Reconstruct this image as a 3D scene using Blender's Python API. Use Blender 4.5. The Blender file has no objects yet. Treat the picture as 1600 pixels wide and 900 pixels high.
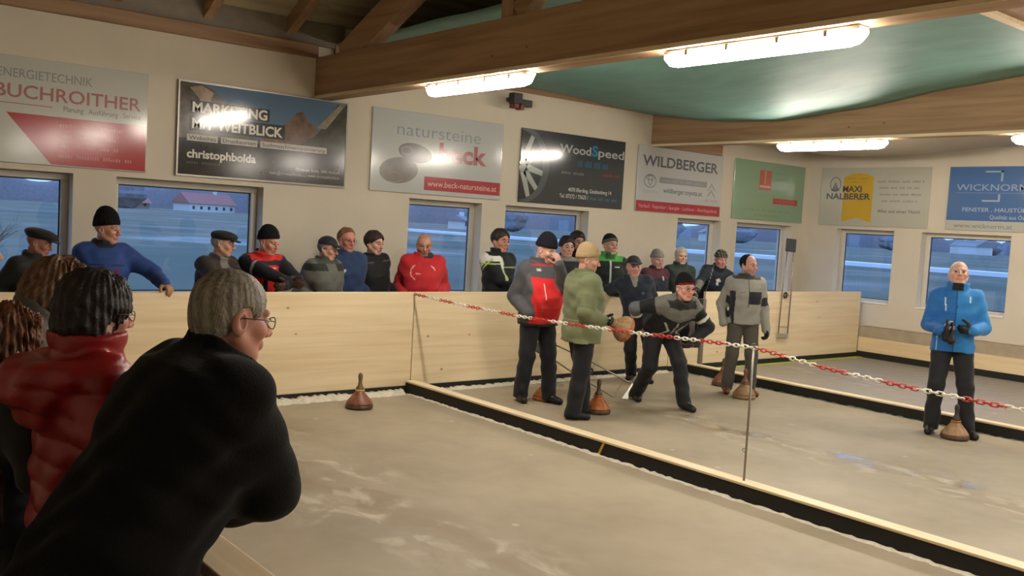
import bpy, bmesh, math, random
import numpy as np
from mathutils import Vector, Matrix
random.seed(7)
scene = bpy.context.scene
COL = scene.collection

# ------------------------------------------------------------------ camera, world, exposure
FPX, YAW, PITCH, ROLL = 1473.8, 0.68382, -0.067553, 0.057508
cam_d = bpy.data.cameras.new('camera'); cam = bpy.data.objects.new('camera', cam_d); COL.objects.link(cam)
cam_d.sensor_width = 36.0; cam_d.lens = FPX * 36.0 / 1600.0; cam_d.clip_start = 0.05; cam_d.clip_end = 2000
_fw = Vector((math.sin(YAW)*math.cos(PITCH), math.cos(YAW)*math.cos(PITCH), math.sin(PITCH)))
_rt = Vector((math.cos(YAW), -math.sin(YAW), 0)); _up = _rt.cross(_fw)
_r2 = _rt*math.cos(ROLL) + _up*math.sin(ROLL); _u2 = _up*math.cos(ROLL) - _rt*math.sin(ROLL)
cam.matrix_world = Matrix(((_r2.x,_u2.x,-_fw.x,0),(_r2.y,_u2.y,-_fw.y,0),(_r2.z,_u2.z,-_fw.z,1.9),(0,0,0,1)))
scene.camera = cam
world = bpy.data.worlds.new('dusk_sky'); scene.world = world; world.use_nodes = True
_bg = world.node_tree.nodes['Background']
_bg.inputs[0].default_value = (0.24, 0.40, 0.78, 1); _bg.inputs[1].default_value = 1.95
scene.view_settings.view_transform = 'Standard'; scene.view_settings.look = 'None'
scene.view_settings.exposure = 0.42; scene.view_settings.gamma = 1.0
try: scene.view_settings.use_curve_mapping = False
except Exception: pass
LAMP_POWER = 80.0

# ------------------------------------------------------------------ helpers
def lin(c):
    if isinstance(c, str):
        c = c.lstrip('#'); c = [int(c[i:i+2], 16)/255 for i in (0, 2, 4)]
    return tuple(((v/12.92) if v <= 0.04045 else ((v+0.055)/1.055)**2.4) for v in c)
MATS = {}
def nd(nt, typ, **kw):
    n = nt.nodes.new(typ)
    for k, v in kw.items(): setattr(n, k, v)
    return n
def mat(name, color, rough=0.6, metal=0.0, var=0.0, vscale=8.0, bump=0.0, bscale=60.0, spec=0.5, coat=0.0, stretch=(1,1,1), sheen=0.0):
    """principled material with a little procedural colour variation and relief"""
    if name in MATS: return MATS[name]
    m = bpy.data.materials.new(name); m.use_nodes = True; nt = m.node_tree; b = nt.nodes['Principled BSDF']
    c = lin(color); b.inputs['Base Color'].default_value = (*c, 1)
    b.inputs['Roughness'].default_value = rough; b.inputs['Metallic'].default_value = metal
    b.inputs['Specular IOR Level'].default_value = spec; b.inputs['Coat Weight'].default_value = coat
    b.inputs['Sheen Weight'].default_value = sheen
    if var or bump:
        tc = nd(nt, 'ShaderNodeTexCoord'); mp = nd(nt, 'ShaderNodeMapping'); mp.inputs['Scale'].default_value = stretch
        nt.links.new(tc.outputs['Object'], mp.inputs['Vector'])
    if var:
        no = nd(nt, 'ShaderNodeTexNoise'); no.inputs['Scale'].default_value = vscale; no.inputs['Detail'].default_value = 5
        nt.links.new(mp.outputs[0], no.inputs['Vector'])
        r = nd(nt, 'ShaderNodeValToRGB')
        r.color_ramp.elements[0].position = 0.3; r.color_ramp.elements[1].position = 0.7
        r.color_ramp.elements[0].color = (*[v*(1-var) for v in c], 1); r.color_ramp.elements[1].color = (*[min(1, v*(1+var)) for v in c], 1)
        nt.links.new(no.outputs['Fac'], r.inputs['Fac']); nt.links.new(r.outputs['Color'], b.inputs['Base Color'])
    if bump:
        n2 = nd(nt, 'ShaderNodeTexNoise'); n2.inputs['Scale'].default_value = bscale; n2.inputs['Detail'].default_value = 4
        nt.links.new(mp.outputs[0], n2.inputs['Vector'])
        bp = nd(nt, 'ShaderNodeBump'); bp.inputs['Strength'].default_value = bump; bp.inputs['Distance'].default_value = 0.01
        nt.links.new(n2.outputs['Fac'], bp.inputs['Height']); nt.links.new(bp.outputs[0], b.inputs['Normal'])
    MATS[name] = m; return m
def wood(name, base, dark, axis='x', scale=1.0, rough=0.55, knots=True):
    """timber: grain stretched along one axis plus scattered knots"""
    if name in MATS: return MATS[name]
    m = bpy.data.materials.new(name); m.use_nodes = True; nt = m.node_tree; b = nt.nodes['Principled BSDF']
    tc = nd(nt, 'ShaderNodeTexCoord'); mp = nd(nt, 'ShaderNodeMapping')
    s = [14*scale]*3; s['xyz'.index(axis)] = 0.7*scale; mp.inputs['Scale'].default_value = s
    nt.links.new(tc.outputs['Object'], mp.inputs['Vector'])
    no = nd(nt, 'ShaderNodeTexNoise'); no.inputs['Scale'].default_value = 1.0; no.inputs['Detail'].default_value = 7; no.inputs['Distortion'].default_value = 0.6
    nt.links.new(mp.outputs[0], no.inputs['Vector'])
    r = nd(nt, 'ShaderNodeValToRGB'); r.color_ramp.elements[0].position = 0.32; r.color_ramp.elements[1].position = 0.62
    r.color_ramp.elements[0].color = (*lin(dark), 1); r.color_ramp.elements[1].color = (*lin(base), 1)
    nt.links.new(no.outputs['Fac'], r.inputs['Fac']); col = r.outputs['Color']
    if knots:
        mp2 = nd(nt, 'ShaderNodeMapping'); s2 = [2.6]*3; s2['xyz'.index(axis)] = 1.8; mp2.inputs['Scale'].default_value = s2
        nt.links.new(tc.outputs['Object'], mp2.inputs['Vector'])
        vo = nd(nt, 'ShaderNodeTexVoronoi'); vo.inputs['Scale'].default_value = 1.6; vo.inputs['Randomness'].default_value = 1.0
        nt.links.new(mp2.outputs[0], vo.inputs['Vector'])
        kr = nd(nt, 'ShaderNodeValToRGB'); kr.color_ramp.elements[0].position = 0.03; kr.color_ramp.elements[1].position = 0.075
        kr.color_ramp.elements[0].color = (1,1,1,1); kr.color_ramp.elements[1].color = (0,0,0,1)
        nt.links.new(vo.outputs['Distance'], kr.inputs['Fac'])
        mx = nd(nt, 'ShaderNodeMixRGB'); mx.inputs['Color2'].default_value = (*[v*0.42 for v in lin(dark)], 1)
        nt.links.new(kr.outputs['Color'], mx.inputs['Fac']); nt.links.new(col, mx.inputs['Color1']); col = mx.outputs['Color']
    nt.links.new(col, b.inputs['Base Color']); b.inputs['Roughness'].default_value = rough
    bp = nd(nt, 'ShaderNodeBump'); bp.inputs['Strength'].default_value = 0.12; bp.inputs['Distance'].default_value = 0.004
    nt.links.new(no.outputs['Fac'], bp.inputs['Height']); nt.links.new(bp.outputs[0], b.inputs['Normal'])
    MATS[name] = m; return m
def emis(name, color, strength):
    m = bpy.data.materials.new(name); m.use_nodes = True; nt = m.node_tree
    b = nt.nodes['Principled BSDF']; b.inputs['Base Color'].default_value = (*lin(color), 1)
    b.inputs['Emission Color'].default_value = (*lin(color), 1); b.inputs['Emission Strength'].default_value = strength
    MATS[name] = m; return m

class MB:
    """collects shapes of ONE part"""
    def __init__(s): s.v = []; s.f = []
    def add(s, vs, fs):
        o = len(s.v); s.v += [tuple(p) for p in vs]; s.f += [tuple(i+o for i in f) for f in fs]; return s
    def box(s, x0, x1, y0, y1, z0, z1):
        vs = [(x,y,z) for z in (z0,z1) for y in (y0,y1) for x in (x0,x1)]
        return s.add(vs, [(0,2,3,1),(4,5,7,6),(0,1,5,4),(2,6,7,3),(0,4,6,2),(1,3,7,5)])
    def bar(s, a, b, w, h, up=(0,0,1)):
        a = Vector(a); b = Vector(b); d = (b-a).normalized(); u = Vector(up)
        r = d.cross(u)
        if r.length < 1e-5: r = d.cross(Vector((1,0,0)))
        r.normalize(); u = r.cross(d)
        vs = []
        for p in (a, b):
            for i, j in ((-1,-1),(1,-1),(1,1),(-1,1)): vs.append(p + r*(i*w/2) + u*(j*h/2))
        return s.add(vs, [(3,2,1,0),(4,5,6,7),(0,1,5,4),(1,2,6,5),(2,3,7,6),(3,0,4,7)])
    def tube(s, pts, rad, n=8, closed=False):
        pts = [Vector(p) for p in pts]; m = len(pts); rads = rad if isinstance(rad, (list, tuple)) else [rad]*m
        rings = []; prev = None
        for i, p in enumerate(pts):
            if closed: t = (pts[(i+1) % m] - pts[i-1])
            else: t = pts[min(i+1, m-1)] - pts[max(i-1, 0)]
            t.normalize()
            if prev is None:
                u = t.cross(Vector((0,0,1)))
                if u.length < 1e-3: u = t.cross(Vector((1,0,0)))
            else: u = prev - t*prev.dot(t)
            u.normalize(); prev = u; w = t.cross(u)
            rings.append([p + (u*math.cos(2*math.pi*k/n) + w*math.sin(2*math.pi*k/n))*rads[i] for k in range(n)])
        vs = [q for r in rings for q in r]; fs = []
        for i in range(m if closed else m-1):
            j = (i+1) % m
            for k in range(n): fs.append((i*n+k, i*n+(k+1) % n, j*n+(k+1) % n, j*n+k))
        if not closed: fs += [tuple(range(n-1, -1, -1)), tuple((m-1)*n+k for k in range(n))]
        return s.add(vs, fs)
    def lathe(s, prof, n=24, c=(0,0,0)):
        vs = []; fs = []
        for (r, z) in prof: vs += [(c[0]+r*math.cos(2*math.pi*k/n), c[1]+r*math.sin(2*math.pi*k/n), c[2]+z) for k in range(n)]
        for i in range(len(prof)-1):
            for k in range(n): fs.append((i*n+k, i*n+(k+1) % n, (i+1)*n+(k+1) % n, (i+1)*n+k))
        fs += [tuple(range(n-1, -1, -1)), tuple((len(prof)-1)*n+k for k in range(n))]
        return s.add(vs, fs)
    def build(s, name, material, parent=None, smooth=False, loc=None):
        me = bpy.data.meshes.new(name); me.from_pydata(s.v, [], s.f); me.update()
        if smooth: me.polygons.foreach_set('use_smooth', [True]*len(me.polygons))
        me.materials.append(material)
        o = bpy.data.objects.new(name, me); COL.objects.link(o)
        if parent: o.parent = parent
        if loc: o.location = loc
        return o
def bev(o, w=0.006, seg=2):
    md = o.modifiers.new('bevel', 'BEVEL'); md.width = w; md.segments = seg; md.limit_method = 'ANGLE'; return o
def empty(name, loc=(0,0,0), rz=0.0):
    o = bpy.data.objects.new(name, None); COL.objects.link(o); o.location = loc; o.rotation_euler = (0,0,rz); o.empty_display_size = 0.1; return o
def tag(o, label=None, cat=None, group=None, kind=None):
    if label: o['label'] = label
    if cat: o['category'] = cat
    if group: o['group'] = group
    if kind: o['kind'] = kind
    return o
def struct(o, label=None): o['kind'] = 'structure'; return tag(o, label)
def copy_tree(o, parent=None):
    c = o.copy(); COL.objects.link(c); c.parent = parent
    for ch in [x for x in bpy.data.objects if x.parent == o]: copy_tree(ch, c)
    return c

# ------------------------------------------------------------------ materials of the place
M_wall = mat('cream_plaster', '#cfc6b4', 0.9, var=0.05, vscale=1.3, bump=0.05, bscale=120, spec=0.2)
M_frame = mat('window_frame_plastic', '#c9c4b8', 0.45)
M_spruce = wood('spruce_panel', '#e4d2ae', '#d8c199', 'x', 1.0, 0.5)
M_spruce_y = wood('spruce_panel_lengthwise', '#e0cba4', '#d2b88e', 'y', 1.0, 0.5)
M_cap = wood('spruce_cap_strip', '#e8d8b8', '#d8c29a', 'y', 2.0, 0.5, knots=False)
M_beam = wood('glulam_timber', '#a98a68', '#8d6d4e', 'y', 0.8, 0.6)
M_beamx = wood('timber_crosswise', '#a08062', '#846548', 'x', 0.8, 0.65)
M_beamz = wood('timber_upright', '#a98a68', '#8d6d4e', 'z', 0.8, 0.6)
M_roofb = wood('roof_boarding', '#b3a888', '#91866a', 'x', 0.5, 0.8)
M_black = mat('black_rubber', '#15130f', 0.75, var=0.2, vscale=9)
M_concrete = mat('grey_ledge', '#a3967f', 0.8, var=0.12, vscale=5)
M_steel = mat('dull_steel', '#8f8a80', 0.4, 0.8)
M_dark = mat('dark_plastic', '#2b2a2b', 0.55)
M_red = mat('red_plastic', '#c23330', 0.4)
M_white = mat('white_plastic', '#ece6da', 0.4)
def floor_material():
    m = bpy.data.materials.new('worn_ice_floor'); m.use_nodes = True; nt = m.node_tree; b = nt.nodes['Principled BSDF']
    L = nt.links.new
    tc = nd(nt, 'ShaderNodeTexCoord'); sep = nd(nt, 'ShaderNodeSeparateXYZ'); L(tc.outputs['Object'], sep.inputs[0])
    def noise(scale, detail=6, stretch=(1,1,1), dist=0.0):
        mp = nd(nt, 'ShaderNodeMapping'); mp.inputs['Scale'].default_value = stretch; L(tc.outputs['Object'], mp.inputs['Vector'])
        n = nd(nt, 'ShaderNodeTexNoise'); n.inputs['Scale'].default_value = scale; n.inputs['Detail'].default_value = detail; n.inputs['Distortion'].default_value = dist
        L(mp.outputs[0], n.inputs['Vector']); return n.outputs['Fac']
    def math_(op, a, bv=None, c=None, clamp=False):
        n = nd(nt, 'ShaderNodeMath', operation=op, use_clamp=clamp)
        for i, v in enumerate((a, bv, c)):
            if v is None: continue
            if isinstance(v, (int, float)): n.inputs[i].default_value = v
            else: L(v, n.inputs[i])
        return n.outputs[0]
    def ramp(fac, stops):
        r = nd(nt, 'ShaderNodeValToRGB'); e = r.color_ramp.elements
        while len(e) < len(stops): e.new(0.5)
        for k, (p, c) in enumerate(stops): e[k].position = p; e[k].color = (*c, 1) if len(c) == 3 else c
        L(fac, r.inputs['Fac']); return r.outputs['Color']
    def mixc(fac, a, bb, typ='MIX'):
        n = nd(nt, 'ShaderNodeMixRGB', blend_type=typ)
        if isinstance(fac, (int, float)): n.inputs['Fac'].default_value = fac
        else: L(fac, n.inputs['Fac'])
        for i, v in ((1, a), (2, bb)):
            if isinstance(v, tuple): n.inputs[i].default_value = (*v, 1)
            else: L(v, n.inputs[i])
        return n.outputs[0]
    base = ramp(noise(1.1, 8), [(0.3, lin('#958974')), (0.7, lin('#a99d87'))])
    wob = math_('MULTIPLY', math_('SUBTRACT', noise(0.9, 4), 0.5), 1.1)
    def band(cx, w, soft):
        d = math_('ABSOLUTE', math_('SUBTRACT', math_('ADD', sep.outputs[0], wob), cx))
        return math_('SUBTRACT', 1.0, math_('DIVIDE', math_('SUBTRACT', d, w), soft, clamp=True), clamp=True)
    streak = noise(2.4, 9, (1.0, 0.45, 1), 0.8)
    stain = ramp(streak, [(0.42, (0,0,0)), (0.58, (1,1,1))])
    for cx, w, s in ((3.3, 0.25, 0.55), (7.55, 0.12, 0.4), (12.2, 0.3, 0.6)):
        base = mixc(math_('MULTIPLY', math_('MULTIPLY', band(cx, w, s), stain), 0.5), base, lin('#86745a'))
        pale = ramp(noise(5.0, 8, (1, 0.6, 1), 0.5), [(0.52, (0,0,0)), (0.68, (1,1,1))])
        base = mixc(math_('MULTIPLY', math_('MULTIPLY', band(cx-0.12, w*0.6, s*0.8), pale), 0.7), base, lin('#cfc6b2'))
    g = math_('GREATER_THAN', sep.outputs[0], 10.1)
    base = mixc(math_('MULTIPLY', g, 0.6), base, lin('#938d83'))
    spots = nd(nt, 'ShaderNodeTexVoronoi'); spots.inputs['Scale'].default_value = 2.2; L(tc.outputs['Object'], spots.inputs['Vector'])
    sp = ramp(spots.outputs['Distance'], [(0.03, (1,1,1)), (0.07, (0,0,0))])
    base = mixc(math_('MULTIPLY', sp, 0.35), base, lin('#e3dccb'))
    L(base, b.inputs['Base Color'])
    wet = math_('MULTIPLY', band(7.55, 0.1, 0.22), ramp(noise(1.7, 3), [(0.45, (0,0,0)), (0.6, (1,1,1))]))
    rough = math_('SUBTRACT', math_('ADD', math_('MULTIPLY', noise(6.0, 6), 0.25), 0.40), math_('MULTIPLY', wet, 0.40), clamp=True)
    L(rough, b.inputs['Roughness']); b.inputs['Specular IOR Level'].default_value = 0.35
    bp = nd(nt, 'ShaderNodeBump'); bp.inputs['Strength'].default_value = 0.15; bp.inputs['Distance'].default_value = 0.006
    L(noise(22.0, 8), bp.inputs['Height']); L(bp.outputs[0], b.inputs['Normal'])
    return m
M_floor = floor_material()
M_glass = bpy.data.materials.new('window_glass'); M_glass.use_nodes = True
_nt = M_glass.node_tree; _nt.nodes.clear()
_o = nd(_nt, 'ShaderNodeOutputMaterial'); _mx = nd(_nt, 'ShaderNodeMixShader'); _lw = nd(_nt, 'ShaderNodeLayerWeight'); _pw = nd(_nt, 'ShaderNodeMath', operation='POWER'); _pw.inputs[1].default_value = 5; _fr = nd(_nt, 'ShaderNodeMath', operation='MULTIPLY_ADD'); _fr.inputs[1].default_value = 0.93; _fr.inputs[2].default_value = 0.045; _nt.links.new(_lw.outputs['Facing'], _pw.inputs[0]); _nt.links.new(_pw.outputs[0], _fr.inputs[0])
_tr = nd(_nt, 'ShaderNodeBsdfTransparent'); _tr.inputs[0].default_value = (0.93, 0.96, 0.98, 1); _gl = nd(_nt, 'ShaderNodeBsdfGlossy'); _gl.inputs['Roughness'].default_value = 0.02
_nt.links.new(_fr.outputs[0], _mx.inputs[0]); _nt.links.new(_tr.outputs[0], _mx.inputs[1]); _nt.links.new(_gl.outputs[0], _mx.inputs[2]); _nt.links.new(_mx.outputs[0], _o.inputs[0])

# ------------------------------------------------------------------ room shell
XR, YB, YW = 14.9, 8.62, 10.0            # side wall, end board, end wall
XL, YN, TOP = -2.6, -9.0, 3.9
struct(MB().box(XL, XR, YN, YW, -0.2, 0.0).build('floor', M_floor))
WB = [(0.95,2.50),(2.91,4.49),(6.42,7.56),(7.96,9.51),(11.45,12.53),(12.95,14.52)]
WR = [(8.27,9.34),(6.38,7.79),(3.4,4.9),(0.6,2.1)]
Z0, Z1 = 0.90, 2.15
def wall_with_holes(mb, a0, a1, holes, zlo, zhi, put):
    put(mb, a0, a1, zlo, Z0); put(mb, a0, a1, Z1, zhi)
    e = [a0] + [v for h in sorted(holes) for v in h] + [a1]
    for i in range(0, len(e), 2): put(mb, e[i], e[i+1], Z0, Z1)
mb = MB(); wall_with_holes(mb, XL, XR+0.3, WB, -0.2, 4.12, lambda m, a, b, z0, z1: m.box(a, b, YW, YW+0.3, z0, z1)); struct(mb.build('wall_back', M_wall))
mb = MB(); wall_with_holes(mb, YN, YW, WR, -0.2, 8.9, lambda m, a, b, z0, z1: m.box(XR, XR+0.3, a, b, z0, z1)); struct(mb.build('wall_right', M_wall))
struct(MB().box(XL-0.3, XL, YN-0.3, YW+0.3, -0.2, 8.8).build('wall_left', M_wall))
struct(MB().box(XL, XR+0.3, YN-0.3, YN, -0.2, 8.8).build('wall_rear', M_wall))
def window(n, on_back, a0, a1):
    r = empty('window_%d' % n, ((a0+a1)/2, YW+0.16, Z0) if on_back else (XR+0.16, (a0+a1)/2, Z0), 0 if on_back else -math.pi/2)
    struct(r); w = (a1-a0)/2; h = Z1-Z0; t = 0.07
    f = MB().box(-w, w, 0, 0.07, 0, t).box(-w, w, 0, 0.07, h-t, h).box(-w, -w+t, 0, 0.07, t, h-t).box(w-t, w, 0, 0.07, t, h-t)
    bev(f.build('window_frame', M_frame, r), 0.008)
    g = MB().box(-w+t, w-t, 0.045, 0.052, t, h-t).build('pane', M_glass, r)
    s = MB().box(-w+t-0.012, w-t+0.012, 0.035, 0.044, t-0.0, t+0.012).box(-w+t, w-t, 0.035, 0.044, h-t-0.012, h-t).box(-w+t, -w+t+0.012, 0.035, 0.044, t, h-t).box(w-t-0.012, w-t, 0.035, 0.044, t, h-t)
    s.build('rubber_seal', M_dark, r)
    bev(MB().box(-w+0.002, w-0.002, -0.18, 0.0, 0.0, 0.025).build('window_sill', M_white, r), 0.006)
    return r
k = 0
for a in WB: k += 1; window(k, True, *a)
for a in WR: k += 1; window(k, False, *a)

# roof: boarding, rafters, wall plate, trusses
S = 0.5                                   # roof pitch (rise over run)
zr = lambda y: 4.06 + S*(10.0-y) if y > 1 else 4.06 + S*9.0 - S*(1-y)*0.9
mb = MB()
mb.add([(XL,10.3,zr(10.3)),(XR+.3,10.3,zr(10.3)),(XR+.3,1,zr(1)),(XL,1,zr(1)),(XL,YN,zr(YN)),(XR+.3,YN,zr(YN))], [(0,1,2,3),(3,2,5,4)])
mb.add([(XL,10.3,zr(10.3)+.05),(XR+.3,10.3,zr(10.3)+.05),(XR+.3,1,zr(1)+.05),(XL,1,zr(1)+.05),(XL,YN,zr(YN)+.05),(XR+.3,YN,zr(YN)+.05)], [(3,2,1,0),(4,5,2,3)])
roof = struct(mb.build('ceiling', M_roofb))
for i in range(16):                       # roof boards with shadow gaps, the lowest ones seen at the eaves
    y1 = 10.28 - i*0.30; y0 = y1-0.28
    MB().add([(XL,y0,zr(y0)-.02),(5.05,y0,zr(y0)-.02),(5.05,y1,zr(y1)-.02),(XL,y1,zr(y1)-.02),(XL,y0,zr(y0)-.002),(5.05,y0,zr(y0)-.002),(5.05,y1,zr(y1)-.002),(XL,y1,zr(y1)-.002)],
             [(3,2,1,0),(4,5,6,7),(0,1,5,4),(1,2,6,5),(2,3,7,6),(3,0,4,7)]).build('roof_board', M_roofb, roof)
for x in (-1.9, -0.95, 0.0, 0.95, 1.9, 2.85, 3.78, 4.72):
    MB().bar((x,10.0,zr(10.0)-0.11), (x,1.2,zr(1.2)-0.11), 0.10, 0.17).build('rafter', M_beam, roof)
struct(bev(MB().box(XL, 5.055, 9.92, 10.0, 3.66, 3.80).build('trim_1', M_beamx), 0.006))
struct(bev(MB().box(XL, 5.40, 9.96, 10.0, 3.80, 4.06).build('trim_2', mat('weathered_plate', '#7d7468', 0.8, var=0.1)), 0.006))
struct(bev(MB().box(5.28, 10.70, 9.95, 10.0, 3.68, 3.84).build('trim_3', M_beamx), 0.006))
struct(bev(MB().box(10.95, XR, 9.96, 10.0, 3.5, 3.64).build('trim_4', M_beamx), 0.006))
def truss(x0, label, first, hgt=0.47):
    r = empty('roof_truss', (x0+0.1, 10.0, 3.2)); tag(r, label, 'roof truss', 'timber trusses spanning the lanes')
    rel = lambda y: y-10.0
    bev(MB().box(-0.10, 0.10, YN+.2-10, 0.0, 0.0, hgt).build('bottom_chord', M_beam, r), 0.008)
    MB().box(-0.105, -0.098, YN+.2-10, 0.0, 0.0, 0.035).build('edge_strip', M_cap, r)
    MB().bar((0, 9.45-10, 0.42), (0, 1.2-10, 0.42+0.43*8.25), 0.16, 0.30, (0,0,1)).build('top_chord', M_beam, r)
    MB().bar((0, 6.52-10, 0.46), (0, 6.52-10, 0.46+1.28), 0.15, 0.16, (0,1,0)).build('post', M_beamz, r)
    MB().bar((0, 6.4-10, 0.5), (0, 4.3-10, 2.4), 0.14, 0.18).build('diagonal', M_beam, r)
    MB().bar((0, 4.2-10, 0.46), (0, 4.2-10, 2.5), 0.15, 0.16, (0,1,0)).build('post', M_beamz, r)
    if not first:
        bev(MB().box(0.0, 1.5, -0.1, 0.0, 0.0, 0.2).build('bearing_block', M_beamx, r), 0.006)
    return r
truss(5.06, 'timber truss with deep bottom beam nearest the mountain picture sign', True)
truss(10.72, 'timber truss whose beam carries the two lamps nearer the side wall', False, 0.66)

# green tarpaulin slung between the trusses, sagging
def tarp_z(u, y, edge):
    # undulation along the far edge (at the second truss) and a belly between the trusses
    ys = [-9, -4, 0, 3.3, 4.62, 5.53, 6.57, 7.78, 9.0, 10.0]; zs = [3.8, 3.75, 3.8, 3.84, 3.82, 3.72, 3.56, 3.46, 3.53, 3.68]
    ze = np.interp(y, ys, zs); z0 = 3.86
    return z0*(1-u) + ze*u - 0.10*math.sin(math.pi*u)*math.sin(math.pi*min(1, max(0, (10-y)/4.2)))
def sheet(name, x0, x1, zf, material, nx=40, ny=70):
    vs = []; fs = []
    for j in range(ny+1):
        y = 9.945 - j*(9.945+8.0)/ny
        for i in range(nx+1):
            u = i/nx; w = 0.012*math.sin(7*u+2.1*y)*math.sin(3.1*y+5*u)
            vs.append((x0+(x1-x0)*u, y, zf(u, y)+w))
    for j in range(ny):
        for i in range(nx):
            a = j*(nx+1)+i; fs.append((a, a+1, a+nx+2, a+nx+1))
    o = MB().add(vs, fs).build(name, material, smooth=True)
    md = o.modifiers.new('solid', 'SOLIDIFY'); md.thickness = 0.004; return o
M_tarp = mat('green_tarpaulin', '#6a9389', 0.58, var=0.12, vscale=2.5, bump=0.35, bscale=3.5, stretch=(1.6,0.7,1))
tag(sheet('tarpaulin', 5.27, 10.71, lambda u, y: tarp_z(u, y, 0), M_tarp), 'green tarpaulin slung between the two trusses, sagging above the lamps', 'tarpaulin')
M_sheet2 = mat('beige_sheeting', '#a79c8a', 0.6, var=0.08, vscale=2)
tag(sheet('ceiling_sheet', 10.96, 14.88, lambda u, y: 3.52-0.30*math.sin(math.pi*u)*abs(math.sin(math.pi*(10-y)/4.4)), M_sheet2, 24, 60), 'beige sheeting sagging overhead along the side wall', 'sheeting')
cb = empty('cross_beam', (8, 3.2, 3.58)); tag(cb, 'crosswise timber with a pale batten under the green tarpaulin', 'beam')
bev(MB().box(-2.72, 2.70, -0.20, 0.06, 0.03, 0.25).build('timber', M_beamx, cb), 0.006)
MB().box(-2.72, 2.70, 0.0, 0.07, 0.0, 0.03).build('batten', M_cap, cb)

# fluorescent lamps under the beams
def make_lamp(label):
    r = empty('fluorescent_lamp'); tag(r, label, 'lamp', 'long batten lamps under the beams')
    L = 0.79
    bev(MB().box(-0.055, 0.055, -L+.02, L-.02, -0.028, 0.0).build('housing', M_white, r), 0.006)
    prof = [(math.cos(a)*0.062, -0.03-0.085*math.sin(a)) for a in [math.pi*k/10 for k in range(11)]]
    vs = []; fs = []; st = [(-L,.35),(-L+.05,.85),(-L+.12,1),(L-.12,1),(L-.05,.85),(L,.35)]
    for y, s in st: vs += [(x*s, y, -0.03+(z+0.03)*s) for x, z in prof]
    n = len(prof)
    for i in range(len(st)-1):
        for q in range(n-1): fs.append((i*n+q, i*n+q+1, (i+1)*n+q+1, (i+1)*n+q))
        fs.append((i*n+n-1, i*n, (i+1)*n, (i+1)*n+n-1))
    fs += [tuple(range(n-1,-1,-1)), tuple((len(st)-1)*n+q for q in range(n))]
    MB().add(vs, fs).build('diffuser', MATS['lamp_glow'], r, smooth=True)
    for y in (-0.55, -0.2, 0.2, 0.55): MB().box(-0.068, -0.058, y-.012, y+.012, -0.05, -0.01).build('clip', M_steel, r)
    return r
emis('lamp_glow', '#fff4e6', LAMP_POWER)
lamp0 = None
LL = [(5.16,7.01,'lit batten lamp under the beam, above the two-stones sign'), (5.16,3.93,'large bright batten lamp under the nearest beam, highest in view'),
      (10.82,6.98,'lit batten lamp on the second beam, above the yellow ribbon sign'), (10.82,3.93,'lit batten lamp at the edge of view above the blue window sign'),
      (5.16,0.86,None),(5.16,-2.2,None),(5.16,-5.3,None),(10.82,0.86,None),(10.82,-2.2,None),(10.82,-5.3,None)]
for x, y, lb in LL:
    if lamp0 is None: lamp0 = o = make_lamp(lb)
    else: o = copy_tree(lamp0)
    o.location = (x, y, 3.195); o['label'] = lb or 'lit batten lamp overhead beyond the edge of the picture'
gz = empty('ceiling_clamp', (7.92, 9.8, 3.50)); tag(gz, 'dark bracket with red ends clamped at the wall top beside the lamp', 'bracket')
bev(MB().box(-0.13, 0.02, -0.06, 0.06, -0.02, 0.12).build('box', M_dark, gz), 0.01); bev(MB().box(0.0, 0.20, -0.05, 0.05, -0.04, 0.05).build('arm', M_dark, gz), 0.01)
bev(MB().box(-0.12, -0.04, -0.07, 0.05, -0.08, -0.02).build('red_end', mat('dark_red','#6e2f2d',0.5), gz), 0.008)
bev(MB().box(-0.02, 0.05, -0.07, 0.05, -0.09, -0.03).build('red_end', MATS['dark_red'], gz), 0.008)
MB().bar((-0.03,0,0.05),(-0.03,0.195,0.05),0.05,0.05).build('strut', M_dark, gz)

# ------------------------------------------------------------------ boards and lane dividers
def board(x0, x1, label, top=1.10):
    r = empty('barrier_board', ((x0+x1)/2, YB, 0)); tag(r, label, 'board', 'pale wooden boards closing the lanes'); w = (x1-x0)/2
    bev(MB().box(-w, w, 0.0, 0.045, 0.06, top).build('panel', M_spruce, r), 0.004, 1)
    MB().box(-w, w, -0.02, 0.0, 0.0, 0.075).build('rubber_skirt', M_black, r)
    for x in np.arange(-w+0.3, w, 1.4): MB().box(x-.04, x+.04, 0.046, 0.10, 0, top-0.05).build('post', M_spruce, r)
    return r
board(1.20, 5.66, 'pale wooden end board of the near lane, behind the grey-haired person')
board(5.67, 9.86, 'pale wooden end board behind the middle lane players')
board(10.58, 14.64, 'pale wooden end board where the lifting frame hangs')
lb = empty('threshold_board', (10.2, YB, 0)); tag(lb, 'low wooden threshold closing the gap between two end boards', 'board')
bev(MB().box(-0.33, 0.295, 0.0, 0.045, 0.05, 0.30).build('panel', M_spruce, lb), 0.004); MB().box(-0.33, 0.295, -0.02, 0.0, 0, 0.07).build('rubber_skirt', M_black, lb)
tag(bev(MB().box(10.50, 10.57, YB-0.03, YB+0.06, 0.0, 1.0).build('gate_post', M_steel), 0.006), 'grey metal post at the edge of the board gap', 'post')
MBp = MB().box(3.20, 3.28, YB-0.012, YB, 0.89, 0.99).build('wall_plate', M_concrete); tag(MBp, 'small grey plate screwed to the near lane end board', 'plate')
sb = empty('side_board', (1.14, 0, 0)); tag(sb, 'wooden side board the front spectators lean on', 'board')
bev(MB().box(-0.04, 0.0, -8.0, 8.60, 0.06, 0.81).build('panel', M_spruce_y, sb), 0.004); bev(MB().box(-0.09, 0.05, -8.0, 8.60, 0.81, 0.85).build('cap', M_spruce_y, sb), 0.006)
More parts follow.
